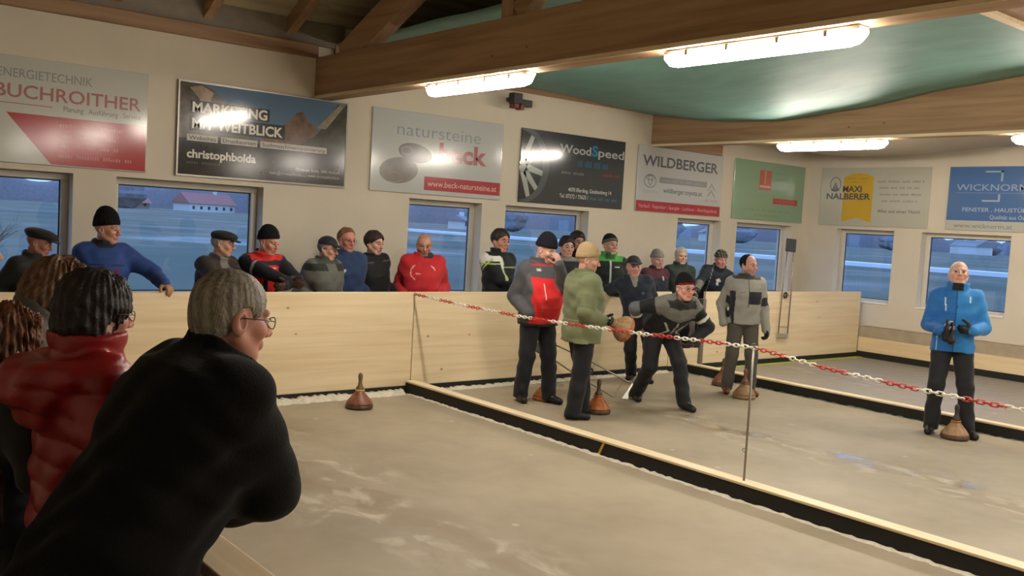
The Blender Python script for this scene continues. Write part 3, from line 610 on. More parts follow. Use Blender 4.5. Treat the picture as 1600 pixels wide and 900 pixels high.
# ------------------------------------------------------------------ sculpting kit: blended distance fields turned into one skin
F32 = np.float32
def V3(*a): return np.array(a, dtype=np.float64)
def unit(v): v = np.asarray(v, float); return v/max(1e-9, np.linalg.norm(v))
class Sculpt:
    def __init__(s): s.p = []; s.bands = []
    def cap(s, a, b, r1, r2=None, k=0.02, op='add', sq=None):
        a = V3(*a); b = V3(*b); r2 = r1 if r2 is None else r2; R = max(r1, r2); ba = b-a; L2 = max(1e-9, ba@ba)
        def fn(X, Y, Z):
            px, py, pz = X-F32(a[0]), Y-F32(a[1]), Z-F32(a[2])
            t = np.clip((px*F32(ba[0])+py*F32(ba[1])+pz*F32(ba[2]))/F32(L2), 0, 1)
            dx, dy, dz = px-t*F32(ba[0]), py-t*F32(ba[1]), pz-t*F32(ba[2])
            return np.sqrt(dx*dx+dy*dy+dz*dz)-(F32(r1)+F32(r2-r1)*t)
        s.p.append((fn, np.minimum(a, b)-R, np.maximum(a, b)+R, k, op)); return s
    def ell(s, c, rad, M=None, k=0.02, op='add'):
        c = V3(*c); rad = V3(*rad); M = np.eye(3) if M is None else np.asarray(M); R = np.sqrt(((M*rad[None, :])**2).sum(1))
        def fn(X, Y, Z):
            px, py, pz = X-F32(c[0]), Y-F32(c[1]), Z-F32(c[2])
            q = [px*F32(M[0, i])+py*F32(M[1, i])+pz*F32(M[2, i]) for i in range(3)]
            k0 = np.sqrt(sum((q[i]/F32(rad[i]))**2 for i in range(3))); k1 = np.sqrt(sum((q[i]/F32(rad[i]**2))**2 for i in range(3)))
            return k0*(k0-1)/np.maximum(k1, F32(1e-6))
        s.p.append((fn, c-R, c+R, k, op)); return s
    def prof(s, P, M, ts, As, Bs, Cs, k=0.03, op='add', ex=2.5):
        """elliptic column along M's third axis: half width A(t), half depth B(t), depth offset C(t)"""
        P = V3(*P); M = np.asarray(M); ts = np.array(ts); R = max(max(As), max(Bs))*1.1+0.05
        e0 = P+M[:, 2]*ts[0]; e1 = P+M[:, 2]*ts[-1]
        def fn(X, Y, Z):
            px, py, pz = X-F32(P[0]), Y-F32(P[1]), Z-F32(P[2])
            q = [px*F32(M[0, i])+py*F32(M[1, i])+pz*F32(M[2, i]) for i in range(3)]
            t = q[2].astype(np.float64); A = np.interp(t, ts, As).astype(F32); B = np.interp(t, ts, Bs).astype(F32); C = np.interp(t, ts, Cs).astype(F32)
            k0 = ((np.abs(q[0])/A)**ex+(np.abs(q[1]-C)/B)**ex)**F32(1/ex)
            d = (k0-1)*np.minimum(A, B)*F32(0.92)
            return np.maximum(d, np.maximum(F32(ts[0])-q[2], q[2]-F32(ts[-1])))
        s.p.append((fn, np.minimum(e0, e1)-R, np.maximum(e0, e1)+R, k, op)); return s
    def plane(s, c, n, k=0.004):
        """keeps the side the normal points to"""
        c = V3(*c); n = unit(n)
        fn = lambda X, Y, Z: -((X-F32(c[0]))*F32(n[0])+(Y-F32(c[1]))*F32(n[1])+(Z-F32(c[2]))*F32(n[2]))
        s.p.append((fn, None, None, k, 'cut')); return s
    def shell(s, fn, lo, hi, k, op): s.p.append((fn, V3(*lo), V3(*hi), k, op)); return s
    def fine(s, lo, hi, h): s.bands.append((V3(*lo), V3(*hi), h)); return s
    def mesh(s, h, disp=None):
        los = np.array([q[1] for q in s.p if q[1] is not None and q[4] == 'add']); his = np.array([q[2] for q in s.p if q[1] is not None and q[4] == 'add'])
        lo = los.min(0)-0.03; hi = his.max(0)+0.03; ax = []
        for a in range(3):
            x = lo[a]; g = [x]
            while x < hi[a]:
                st = h
                for bl, bh, hh in s.bands:
                    if bl[a]-0.008 <= x <= bh[a]+0.008: st = min(st, hh)
                    elif x < bl[a] and x+st > bl[a]-0.006: st = max(hh, bl[a]-0.006-x)
                x += st; g.append(x)
            ax.append(np.array(g, F32))
        xs, ys, zs = ax; D = np.full((len(xs), len(ys), len(zs)), 1.0, F32)
        for fn, l, u, k, op in s.p:
            if l is None: sl = [slice(None)]*3
            else:
                m = k+0.035; sl = [slice(max(0, np.searchsorted(ax[a], l[a]-m)-1), min(len(ax[a]), np.searchsorted(ax[a], u[a]+m)+1)) for a in range(3)]
            X = xs[sl[0]][:, None, None]; Y = ys[sl[1]][None, :, None]; Z = zs[sl[2]][None, None, :]
            if X.size == 0 or Y.size == 0 or Z.size == 0: continue
            d = fn(X, Y, Z).astype(F32); T = D[tuple(sl)]; k = F32(max(k, 1e-4))
            if op == 'add':
                hh = np.clip(F32(.5)+F32(.5)*(T-d)/k, 0, 1); D[tuple(sl)] = T*(1-hh)+d*hh-k*hh*(1-hh)
            else:
                if op == 'sub': d = -d
                hh = np.clip(F32(.5)-F32(.5)*(T-d)/k, 0, 1); D[tuple(sl)] = T*(1-hh)+d*hh+k*hh*(1-hh)
        if disp is not None:
            I = np.nonzero(np.abs(D) < 0.04)
            D[I] += disp(xs[I[0]], ys[I[1]], zs[I[2]]).astype(F32)
        return surfnet(xs, ys, zs, D)
def surfnet(xs, ys, zs, D):
    S = D < 0; S[0] = S[-1] = False; S[:, 0] = S[:, -1] = False; S[:, :, 0] = S[:, :, -1] = False
    D = np.where(S, np.minimum(D, F32(-1e-6)), np.maximum(D, F32(1e-6)))
    c = np.zeros(tuple(n-1 for n in D.shape), np.int8)
    for a in (0, 1):
        for b in (0, 1):
            for e in (0, 1): c += S[a:a+c.shape[0], b:b+c.shape[1], e:e+c.shape[2]]
    act = (c > 0) & (c < 8); I, J, K = np.nonzero(act); idx = np.full(c.shape, -1, np.int32); idx[I, J, K] = np.arange(len(I))
    G = (xs, ys, zs); acc = np.zeros((len(I), 3), F32); cnt = np.zeros(len(I), F32); base = np.stack([I, J, K], 1)
    for ax in range(3):
        o1, o2 = [q for q in range(3) if q != ax]
        for a in (0, 1):
            for b in (0, 1):
                p = base.copy(); p[:, o1] += a; p[:, o2] += b; q = p.copy(); q[:, ax] += 1
                da = D[p[:, 0], p[:, 1], p[:, 2]]; db = D[q[:, 0], q[:, 1], q[:, 2]]; m = (da < 0) != (db < 0)
                t = np.where(m, da/np.where(m, da-db, 1), 0)
                pos = np.stack([G[z][p[:, z]] for z in range(3)], 1); pos[:, ax] += t*(G[ax][q[:, ax]]-G[ax][p[:, ax]])
                acc[m] += pos[m]; cnt[m] += 1
    V = acc/np.maximum(cnt, 1)[:, None]; Q = []
    for ax in range(3):
        o1, o2 = [(1, 2), (2, 0), (0, 1)][ax]
        sa = [slice(None)]*3; sb = [slice(None)]*3; sa[ax] = slice(0, -1); sb[ax] = slice(1, None)
        A = S[tuple(sa)]; Bq = S[tuple(sb)]; E = np.nonzero(A != Bq); E = np.stack(E, 1)
        E = E[(E[:, o1] > 0) & (E[:, o2] > 0) & (E[:, o1] < D.shape[o1]-1) & (E[:, o2] < D.shape[o2]-1)]
        ins = S[E[:, 0], E[:, 1], E[:, 2]]
        def cell(d1, d2):
            e = E.copy(); e[:, o1] -= d1; e[:, o2] -= d2; return idx[e[:, 0], e[:, 1], e[:, 2]]
        q = np.stack([cell(1, 1), cell(0, 1), cell(0, 0), cell(1, 0)], 1); q[~ins] = q[~ins][:, ::-1]; Q.append(q)
    return V.astype(np.float64), np.concatenate(Q)
def skin_mesh(name, VQ, material, parent, colors=None, smooth=True):
    V, Q = VQ; me = bpy.data.meshes.new(name)
    me.vertices.add(len(V)); me.vertices.foreach_set('co', V.astype(F32).ravel())
    me.loops.add(Q.size); me.loops.foreach_set('vertex_index', Q.astype(np.int32).ravel())
    me.polygons.add(len(Q)); me.polygons.foreach_set('loop_start', np.arange(0, Q.size, 4, dtype=np.int32)); me.polygons.foreach_set('loop_total', np.full(len(Q), 4, np.int32))
    me.polygons.foreach_set('use_smooth', np.full(len(Q), smooth)); me.update(calc_edges=True)
    if colors is not None:
        at = me.color_attributes.new('Col', 'FLOAT_COLOR', 'POINT'); c = np.ones((len(V), 4), F32); c[:, :3] = colors; at.data.foreach_set('color', c.ravel())
    me.materials.append(material); o = bpy.data.objects.new(name, me); COL.objects.link(o); o.parent = parent; return o
def attr_mat(name, rough, bump=0.0, bscale=200.0, sheen=0.0, spec=0.4, coat=0.0, weave=0.06):
    """material that takes the thing's own colours from the mesh, with a fine procedural relief"""
    if name in MATS: return MATS[name]
    m = bpy.data.materials.new(name); m.use_nodes = True; nt = m.node_tree; b = nt.nodes['Principled BSDF']
    at = nd(nt, 'ShaderNodeAttribute'); at.attribute_name = 'Col'; tc = nd(nt, 'ShaderNodeTexCoord')
    no = nd(nt, 'ShaderNodeTexNoise'); no.inputs['Scale'].default_value = 28; no.inputs['Detail'].default_value = 4; nt.links.new(tc.outputs['Object'], no.inputs['Vector'])
    mr = nd(nt, 'ShaderNodeMapRange'); mr.inputs['To Min'].default_value = 1-weave*2; mr.inputs['To Max'].default_value = 1+weave*2; nt.links.new(no.outputs['Fac'], mr.inputs['Value'])
    mx = nd(nt, 'ShaderNodeVectorMath', operation='SCALE'); nt.links.new(at.outputs['Color'], mx.inputs[0]); nt.links.new(mr.outputs[0], mx.inputs['Scale'])
    nt.links.new(mx.outputs[0], b.inputs['Base Color'])
    b.inputs['Roughness'].default_value = rough; b.inputs['Specular IOR Level'].default_value = spec; b.inputs['Sheen Weight'].default_value = sheen; b.inputs['Coat Weight'].default_value = coat
    if bump:
        n2 = nd(nt, 'ShaderNodeTexNoise'); n2.inputs['Scale'].default_value = bscale; nt.links.new(tc.outputs['Object'], n2.inputs['Vector'])
        bp = nd(nt, 'ShaderNodeBump'); bp.inputs['Strength'].default_value = bump; bp.inputs['Distance'].default_value = 0.004; nt.links.new(n2.outputs['Fac'], bp.inputs['Height']); nt.links.new(bp.outputs[0], b.inputs['Normal'])
    MATS[name] = m; return m
A_skin = attr_mat('skin', 0.5, 0.1, 150, spec=0.35, weave=0.03); A_cloth = attr_mat('outdoor_fabric', 0.72, 0.2, 160, sheen=0.1, spec=0.3)
A_fleece = attr_mat('dark_fleece', 0.95, 0.5, 140, sheen=0.06, spec=0.15, weave=0.10); A_shiny = attr_mat('glossy_down_shell', 0.36, 0.35, 22, spec=0.5, weave=0.08)
A_knit = attr_mat('knit', 0.92, 0.6, 240, spec=0.2); A_hair = attr_mat('hair', 0.55, 0.9, 90, spec=0.4, weave=0.3); A_leather = attr_mat('leather', 0.45, 0.2, 120)
def C3(c): return np.array(lin(c))

def rotz(a): c, s_ = math.cos(a), math.sin(a); return np.array([[c, -s_, 0], [s_, c, 0], [0, 0, 1]])
def frame_from(fwd, up):
    f = unit(fwd); r = unit(np.cross(f, up)); u = np.cross(r, f); return np.stack([r, f, u], 1)
def ik(a, c, l1, l2, hint):
    a = V3(*a); c = V3(*c); d = c-a; L = np.linalg.norm(d); mx = (l1+l2)*0.998
    if L > mx: c = a+d/L*mx; d = c-a; L = mx
    L = max(L, abs(l1-l2)+0.01); x = (l1*l1-l2*l2+L*L)/(2*L); h = math.sqrt(max(0, l1*l1-x*x)); u = d/np.linalg.norm(d); hv = np.asarray(hint, float); hv = hv-u*(hv@u)
    return a+u*x+unit(hv)*h, c
def wrinkle(seed, amp):
    r = random.Random(seed); p = [r.uniform(0, 6.28) for _ in range(8)]
    def f(X, Y, Z):
        w = np.sin(31*Z+5*np.sin(9*X+p[0])+4*np.sin(8*Y+p[1])+p[2])*0.6+np.sin(19*X+7*np.sin(6*Z+p[3])+p[4])*0.35+np.sin(47*Z+21*X+6*np.sin(7*Y+p[5])+p[6])*0.35+np.sin(23*Y+15*Z+p[7])*0.3
        return amp*w
    return f
def sstep(a, b, x): t = np.clip((x-a)/(b-a), 0, 1); return t*t*(3-2*t)

PEOPLE = 0
def person(label, loc, heading, H=1.75, lean=0, side=0, head=(0, 0, 0), la=None, ra=None, lh=None, rh=None, feet=None, ph=None, pel=(0, 0), jacket=None, trousers='#1f1f22', shoes='#191716',
           hat=None, hair=None, glasses=False, beard=None, skin='#c58f72', bulk=1.0, belly=0.0, gloves=None, res=1.0, elb=None, scarf=None, floor=0.0, fem=False, twist=0, detail=True, low=False):
    """a clothed figure. local frame: x = own right, y = ahead, z = up. head = (turn to own right, nod up, tilt) in degrees.
    la/ra = wrist targets, lh/rh = dict(d=finger direction, n=palm normal, curl=..) or 'pocket'; feet = ankle spots"""
    global PEOPLE; PEOPLE += 1; H = H*1.02; s = H/1.75; seed = PEOPLE*13
    root = empty('person', (loc[0], loc[1], floor), math.radians(heading)-math.pi/2); tag(root, label, 'person', 'people in the hall')
    L = math.radians(lean); SD = math.radians(side); tw = math.radians(twist)
    P = V3(pel[0], pel[1], (ph if ph else 0.535*H))
    tu = unit((math.sin(SD)*math.cos(L), math.sin(L), math.cos(L)*math.cos(SD))); tr = unit(V3(math.cos(tw), -math.sin(tw), 0)-tu*(V3(math.cos(tw), -math.sin(tw), 0)@tu)); tf = np.cross(tu, tr); M = np.stack([tr, tf, tu], 1)
    at = lambda x, y, t: P+M@V3(x*s, y*s, t*s)
    N = at(0, -0.01, 0.505); sw = 0.185 if not fem else 0.165
    SL, SR = at(-sw, -0.01, 0.415), at(sw, -0.01, 0.415)
    hy, hp, ht = [math.radians(v) for v in head]
    hf = V3(math.sin(hy)*math.cos(hp), math.cos(hy)*math.cos(hp), math.sin(hp)); up0 = V3(math.sin(ht)*math.cos(hy), -math.sin(ht)*math.sin(hy), math.cos(ht)); HM = frame_from(hf, up0)
    nk = unit(tu*0.5+V3(0, 0, 0.7)+hf*0.12); sh = s*1.11; HC = N+nk*0.018*s+HM[:, 2]*0.112*sh+HM[:, 1]*0.018*s
    hd = lambda x, y, z: HC+HM@V3(x*sh, y*sh, z*sh)
    # arms
    ua, fa = 0.29*s, 0.262*s
    def arm(S, w, side_, hint):
        if w is None: w = at(side_*0.235, 0.07, -0.09); w = V3(w[0], w[1], w[2])
        if hint is None: hint = V3(side_*0.25, -1, -0.2)
        return ik(S, w, ua, fa, hint)
    eh = elb or (None, None)
    EL, WL = arm(SL, la, -1, eh[0]); ER, WR_ = arm(SR, ra, 1, eh[1])
    # legs
    ft = feet or ((-0.11, 0.0, 12), (0.11, 0.0, 12))
    HLp, HRp = P+V3(-0.085*s, 0, -0.03*s)[:3], P+V3(0.085*s, 0, -0.03*s)
    AL = V3(ft[0][0], ft[0][1], 0.085*s+(ft[0][3] if len(ft[0]) > 3 else 0)); AR = V3(ft[1][0], ft[1][1], 0.085*s+(ft[1][3] if len(ft[1]) > 3 else 0)); tl, sl_ = 0.236*H, 0.238*H
    KL, AL = ik(HLp, AL, tl, sl_, V3(-0.15, 1, 0)); KR, AR = ik(HRp, AR, tl, sl_, V3(0.15, 1, 0))
    # ---------------- body: one continuous skin
    B = Sculpt(); r_ = lambda v: v*s
    B.prof(P, M, [v*s for v in (-0.1, 0.1, 0.3, 0.42, 0.5)], [v*s for v in (0.13, 0.13, 0.14, 0.12, 0.06)], [v*s for v in (0.09, 0.09, 0.10, 0.08, 0.055)], [0]*5, k=0.02)
    for S_, E_, W_ in ((SL, EL, WL), (SR, ER, WR_)): B.cap(S_, E_, r_(.042), r_(.035), .02); B.cap(E_, W_, r_(.036), r_(.027), .015)
    for h_, k_, a_ in ((HLp, KL, AL), (HRp, KR, AR)): B.cap(h_, k_, r_(.065), r_(.05), .02); B.cap(k_, a_, r_(.048), r_(.035), .02)
    B.cap(hd(0, -.022, -.06), N-tu*0.04*s, r_(.056), r_(.064), .02)
    g = lambda c, rad, k=.012, op='add': B.ell(hd(*c), [v*sh for v in rad], HM, k, op)
    cp = lambda a, b, r1, r2=None, k=.010, op='add': B.cap(hd(*a), hd(*b), r1*sh, (r2 if r2 else r1)*sh, k, op)
    g((0, -.012, .030), (.074, .094, .085)); g((0, .020, -.040), (.060, .066, .072), .03); cp((-.012, .060, -.095), (.012, .060, -.095), .020, k=.022)
    for q in (-1, 1):
        cp((q*.055, .0, -.050), (q*.022, .052, -.092), .020, .018, .022); g((q*.040, .056, -.024), (.026, .026, .024), .02); cp((q*.012, .082, .022), (q*.045, .070, .022), .012, .010, .012)
        g((q*.032, .097, .001), (.019, .017, .011), .010, 'sub'); g((q*.076, -.012, -.010), (.010, .021, .033), .006); g((q*.080, -.006, -.006), (.005, .011, .019), .005, 'sub')
    cp((0, .086, .008), (0, .107, -.030), .0085, .0125, .008); 
    for q in (-1, 1): cp((q*.011, .094, -.034), (q*.011, .096, -.034), .0095, k=.007)
    cp((-.020, .078, -.060), (.020, .078, -.060), .011, k=.010); cp((-.017, .080, -.069), (.017, .080, -.069), .009, k=.006); cp((-.024, .094, -.0645), (.024, .094, -.0645), .0035, k=.003, op='sub')
    hlo = HC-0.135*sh; hhi = HC+0.135*sh; hh = 0.0062*res*(1.15 if low else 1); B.fine(hlo, hhi, hh)
    def hand(W, E, side_, spec, target, grow=0.0, k=.006):
        spec = spec or {}; d = unit(spec.get('d', W-E)); n = np.asarray(spec.get('n', V3(-side_, 0.2, 0)), float); n = unit(n-d*(n@d)); sd = np.cross(d, n)
        th = unit(sd)*1.0
        if th@V3(*spec.get('th', (0, 1, 0.3))) < 0: th = -th
        c = spec.get('curl', 0.35); sc = s*0.95; HM_ = np.stack([th, n, d], 1)
        target.ell(W+d*.045*sc, ((.041+grow)*sc, (.017+grow)*sc, (.056+grow)*sc), HM_, .012); target.cap(W-d*.02*sc, W+d*.03*sc, (.027+grow)*sc, (.026+grow)*sc, .012)
        for q, (off, ln) in enumerate(((.030, .070), (.010, .079), (-.010, .074), (-.029, .058))):
            p = W+d*(.088-.004*abs(q-1))*sc+th*off*sc; ang = 0.15+0.1*q*c
            for seg, fr in enumerate((.45, .30, .25)):
                ang += c*(0.95, 1.15, .8)[seg]; dv = d*math.cos(ang)+n*math.sin(ang)+th*(off*1.2)
                e = p+unit(dv)*ln*fr*sc; target.cap(p, e, (.0092+grow-.0007*seg)*sc, (.0086+grow-.0007*seg)*sc, .004); p = e
        p = W+d*.022*sc+th*.030*sc; 
        for seg, (ln, w) in enumerate(((.045, .0125), (.034, .0105), (.026, .0095))):
            dv = unit(d*(0.62+0.12*seg)+th*(0.78-0.45*seg*c)+n*(0.15+0.5*c*seg)); e = p+dv*ln*sc; target.cap(p, e, (w+grow)*sc, (w-.0012+grow)*sc, .006); p = e
        target.fine(W+d*.09*sc-0.11*sc, W+d*.09*sc+0.11*sc, .0068*res*(1.25 if low else 1))
    for W, E, sd_, spec in ((WL, EL, -1, lh), (WR_, ER, 1, rh)):
        if spec != 'pocket': hand(W, E, sd_, spec, B)
    for h_, k_, a_, f_ in ((HLp, KL, AL, ft[0]), (HRp, KR, AR, ft[1])):
        fo = math.radians(f_[2]); sx = -1 if a_ is AL else 1; fd = V3(sx*math.sin(fo), math.cos(fo), 0); B.cap(a_-V3(0, 0, .03*s), a_+fd*.13*s-V3(0, 0, .045*s), r_(.03), r_(.026), .02)
    VQ = B.mesh(0.022); V = VQ[0]; hl = (V-HC)@HM/sh; sk = C3(skin); sk = (sk*.72+.28*sk.mean())*1.12; col = np.tile(sk, (len(V), 1)); inh = (np.abs(hl) < .14).all(1)
    def paint(mask, c, f=1.0):
        w = (np.asarray(mask, float)*f)[:, None]; col[:] = col*(1-w)+np.asarray(c)*w
    x, y, z = hl[:, 0], hl[:, 1], hl[:, 2]
    front = (y > .03) & inh; paint(front*np.exp(-((np.abs(x)-.042)**2+(z+.03)**2)/.0007), sk*np.array([1.08, .78, .72]), .55); paint(front*np.exp(-(x**2+(z+.028)**2)/.0003)*(y > .09), sk*np.array([1.1, .75, .7]), .6)
    paint((y > .068) & inh & (np.abs(x) < .026) & (np.abs(z+.0645) < .011), sk*np.array([.85, .5, .5]), .75)
    bc = C3((hair or {}).get('color', '#4a3a2c')) if hair else C3('#5a4a3a'); 
    if (hair or {}).get('color'): bc = bc*0.8
    paint((y > .055) & inh & (np.abs(np.abs(x)-.032) < .018) & (np.abs(z-.024-.1*(.03-np.abs(np.abs(x)-.03))) < .006), bc, .8)
    paint((y > .06) & inh & (np.abs(np.abs(x)-.032) < .015) & (np.abs(z-.003) < .0055), sk*.45, .6)
    if beard:
        b_ = C3(beard[0]); mk = inh & (z < -.045) & (y > .0) & ~((np.abs(x) < .020) & (np.abs(z+.064) < .008) & (y > .07)); paint(mk*sstep(-.04, -.06, z), b_, beard[1])
    if hair and hair.get('stubble'): paint(inh & (z > .03) & ((y < .05) | (z > .085)), bc*1.2, hair['stubble'])
    skin_mesh('body', VQ, A_skin, root, col)
    # eyes
    if detail:
        for q in (-1, 1):
            bm = bmesh.new(); bmesh.ops.create_uvsphere(bm, u_segments=12, v_segments=8, radius=.0118*sh); me = bpy.data.meshes.new('eye')
            for v in bm.verts: v.co = Vector(HM@np.array([v.co.x, v.co.z, -v.co.y])+hd(q*.0315, .0765, .001))
            bm.to_mesh(me); bm.free(); me.polygons.foreach_set('use_smooth', [True]*len(me.polygons))
            me.materials.append(mat('eye_white', '#b9b0a6', .25)); me.materials.append(mat('eye_iris', '#2b2320', .2))
            for p_ in me.polygons:
                if (HM.T@(np.array(p_.center)-hd(q*.0315, .0765, .001)))[1] > .0088*sh: p_.material_index = 1
            o = bpy.data.objects.new('eye', me); COL.objects.link(o); o.parent = root
    # ---------------- jacket
    J = dict(color='#333333', kind='cloth', hem=-0.14, puff=0.0, collar=.055, collar_r=.082, quilt=0, wr=.005, cuffs=None, paint=None, hood=None, h=.0095); J.update(jacket or {})
    T = Sculpt(); bu = bulk; pf = J['puff']
    ts = [J['hem'], -.05, .05, .16, .28, .38, .44, .485, .53]
    ws = [.182, .182, .170, .172, .187, .190, .165, .105, .070] if not fem else [.185, .185, .160, .155, .172, .170, .148, .098, .066]
    ds = [.132, .134, .128, .132, .138, .130, .112, .085, .068]
    cs = [0, 0, .005, .010, .008, -.005, -.012, -.012, -.008]
    be = [0, .3, .9, 1, .5, .1, 0, 0, 0]
    T.prof(P, M, [t*s for t in ts], [(w*(.64+.42*bu)+pf)*s for w in ws], [(d*(.60+.50*bu)+pf+belly*b*.6)*s for d, b in zip(ds, be)], [(c+belly*b*.55)*s for c, b in zip(cs, be)], k=.03)
    ar = (.66+.48*bu)
    for S_, E_, W_ in ((SL, EL, WL), (SR, ER, WR_)):
        T.cap(S_-(S_-N)*.12, E_, (.074+pf*.7)*ar*s, (.058+pf*.7)*ar*s, .045); T.cap(E_, W_+(W_-E_)*0.02, (.059+pf*.7)*ar*s, (.043+pf*.5)*ar*s, .018)
    for q in (-1, 1): T.cap(at(q*.045, -.015, .485), at(q*(sw-.03), -.012, .428), (.040+pf*.5)*s, (.058+pf*.5)*ar*s, .05)
    cr, ch = J['collar_r']*s, J['collar']*s
    if ch > 0:
        cdir = unit(tu*.75+nk*.25); c0 = N-tu*.03*s
        def cfn(X, Y, Z):
            px, py, pz = X-F32(c0[0]), Y-F32(c0[1]), Z-F32(c0[2]); t = px*F32(cdir[0])+py*F32(cdir[1])+pz*F32(cdir[2])
            rr = np.sqrt(np.maximum(px*px+py*py+pz*pz-t*t, 0)); return np.maximum(np.abs(rr-F32(cr)-t*F32(.12))-F32(.010*s), np.maximum(-t-F32(.02), t-F32(ch+.03*s)))
        T.shell(cfn, c0-.17, c0+.17, .012, 'add')
    if J['hood']:
        hw = J['hood']; arc = [(-.105*hw, .015, .475), (-.10*hw, -.07*hw, .455), (-.055*hw, -.125*hw, .425), (0, -.145*hw, .41), (.055*hw, -.125*hw, .425), (.10*hw, -.07*hw, .455), (.105*hw, .015, .475)]
        rr_ = [.030, .038, .045, .048, .045, .038, .030]
        for i in range(6): T.cap(at(*arc[i]), at(*arc[i+1]), rr_[i]*hw*s, rr_[i+1]*hw*s, .022)
        T.ell(at(0, -.115*hw, .375), (.105*s*hw, .040*s*hw, .075*s*hw), M, .03)
    wf = wrinkle(seed, J['wr']); qn = J['quilt']
    def disp(X, Y, Z):
        d = wf(X, Y, Z)
        if qn:
            q = np.stack([X-P[0], Y-P[1], Z-P[2]], -1)@M; d = d-J.get('qamp', .011)*(np.sqrt(np.abs(np.sin(np.pi*(q[:, 2]+.15*np.abs(q[:, 0])*J.get('vee', 0))/qn)))-.55)
        return d
    VQ = T.mesh(J['h']*res*(1.22 if low else 1), disp); V = VQ[0]; q = ((V-P)@M)/s
    def along(S_, E_, W_):
        def seg(a, b):
            ba = b-a; t = np.clip((V-a)@ba/(ba@ba), 0, 1); return np.linalg.norm(V-a-t[:, None]*ba, axis=1), t
        d1, t1 = seg(S_, E_); d2, t2 = seg(E_, W_); return np.minimum(d1, d2), np.where(d1 < d2, t1, 1+t2)
    dl, ul = along(SL, EL, WL); dr, ur = along(SR, ER, WR_); inT = np.interp(q[:, 2], ts, ws)*(.64+.42*bu)+pf; AW = .085*s*ar
    toT = np.abs(q[:, 0])/np.maximum(inT, .05)
    armL = (dl < AW*(1+pf*5)) & (dl < dr) & ((q[:, 0] < -.15) | (ul > .35)) & ~((toT < .86) & (dl > .066*s*ar)); armR = (dr < AW*(1+pf*5)) & (dr <= dl) & ((q[:, 0] > .15) | (ur > .35)) & ~((toT < .86) & (dr > .066*s*ar))
    am = np.where(armL, -1, np.where(armR, 1, 0)); u = np.where(armL, ul, np.where(armR, ur, 0))
    col = np.tile(C3(J['color']), (len(V), 1))
    pt = lambda m, c: col.__setitem__(m, C3(c))
    if J['paint']: J['paint'](pt, q[:, 0], q[:, 1], q[:, 2], am, u, col)
    jo = skin_mesh('jacket', VQ, dict(cloth=A_cloth, fleece=A_fleece, shiny=A_shiny)[J['kind']], root, col)
    # zip pull line as a real strip
    if J.get('zip') and detail:
        zs_ = np.linspace(J['hem']+.02, .46, 12); pts = []
        for t in zs_:
            w_ = np.interp(t, ts, [d*(.60+.50*bu)+pf+belly*b*.6 for d, b in zip(ds, be)])*.95+np.interp(t, ts, [c+belly*b*.55 for c, b in zip(cs, be)]); pts.append(at(0, w_+.004, t))
        MB().tube(pts, .004*s, 5).build('zipper', mat('zip_'+J['zip'].strip('#'), J['zip'], .5), jo)
    # ---------------- trousers, shoes
    Q_ = Sculpt(); tk = (.58+.5*bu)
    Q_.ell(P+V3(0, 0, -.01*s), (.165*s*tk, .118*s*tk, .12*s), None, .03)
    for h_, k_, a_ in ((HLp, KL, AL), (HRp, KR, AR)):
        Q_.cap(h_, k_, .094*s*tk, .071*s*tk, .022); Q_.cap(k_, a_-V3(0, 0, .03*s), .070*s*tk, .064*s*tk, .02)
    Q_.shell(lambda X, Y, Z: F32(.045*s)-Z, (-9, -9, -9), (9, 9, 9), .004, 'cutz') if False else Q_.plane((0, 0, .035*s), (0, 0, 1))
    wf2 = wrinkle(seed+5, .0045); VQ = Q_.mesh((.028 if low else .016)*res, lambda X, Y, Z: wf2(X, Y, Z)*np.where(Z < .55*s, 1.2, .7)); skin_mesh('trousers', VQ, A_cloth, root, np.tile(C3(trousers), (len(VQ[0]), 1)))
    for a_, f_ in ((AL, ft[0]), (AR, ft[1])):
        fo = math.radians(f_[2]); sx = -1 if a_ is AL else 1; fd = V3(sx*math.sin(fo), math.cos(fo), 0); z0 = a_[2]-.085*s; S2 = Sculpt(); hz = lambda p, zz: V3(p[0], p[1], z0+zz*s)
        S2.cap(hz(a_-fd*.045*s, .045), hz(a_+fd*.03*s, .05), .040*s, .042*s, .02); S2.cap(hz(a_+fd*.03*s, .05), hz(a_+fd*.15*s, .032), .044*s, .037*s, .03); S2.cap(hz(a_, .07), hz(a_, .12), .044*s, .046*s, .03)
        S2.plane((0, 0, z0), (0, 0, 1)); VQ = S2.mesh(.02 if low else .011); V = VQ[0]; c = np.tile(C3(shoes), (len(V), 1)); c[V[:, 2] < z0+.022*s] = C3('#0f0e0d'); skin_mesh('shoe', VQ, A_leather, root, c)
    # ---------------- hair, hats, glasses, gloves, scarf
    def head_shell(name, parts, planes, color, material, disp=None, parent=root, subs=()):
        K = Sculpt()
        for c, rad, k in parts: K.ell(hd(*c), [v*sh for v in rad], HM, k)
        for c, rad in subs: K.ell(hd(*c), [v*sh for v in rad], HM, .01, 'sub')
        for c, n in planes: K.plane(hd(*c), HM@V3(*n))
        VQ = K.mesh(.0068*res, disp); cc = color(((VQ[0]-HC)@HM)/sh) if callable(color) else np.tile(C3(color), (len(VQ[0]), 1))
        if len(VQ[0]): return skin_mesh(name, VQ, material, parent, cc)
    hr = random.Random(seed); pz = [hr.uniform(0, 6) for _ in range(4)]
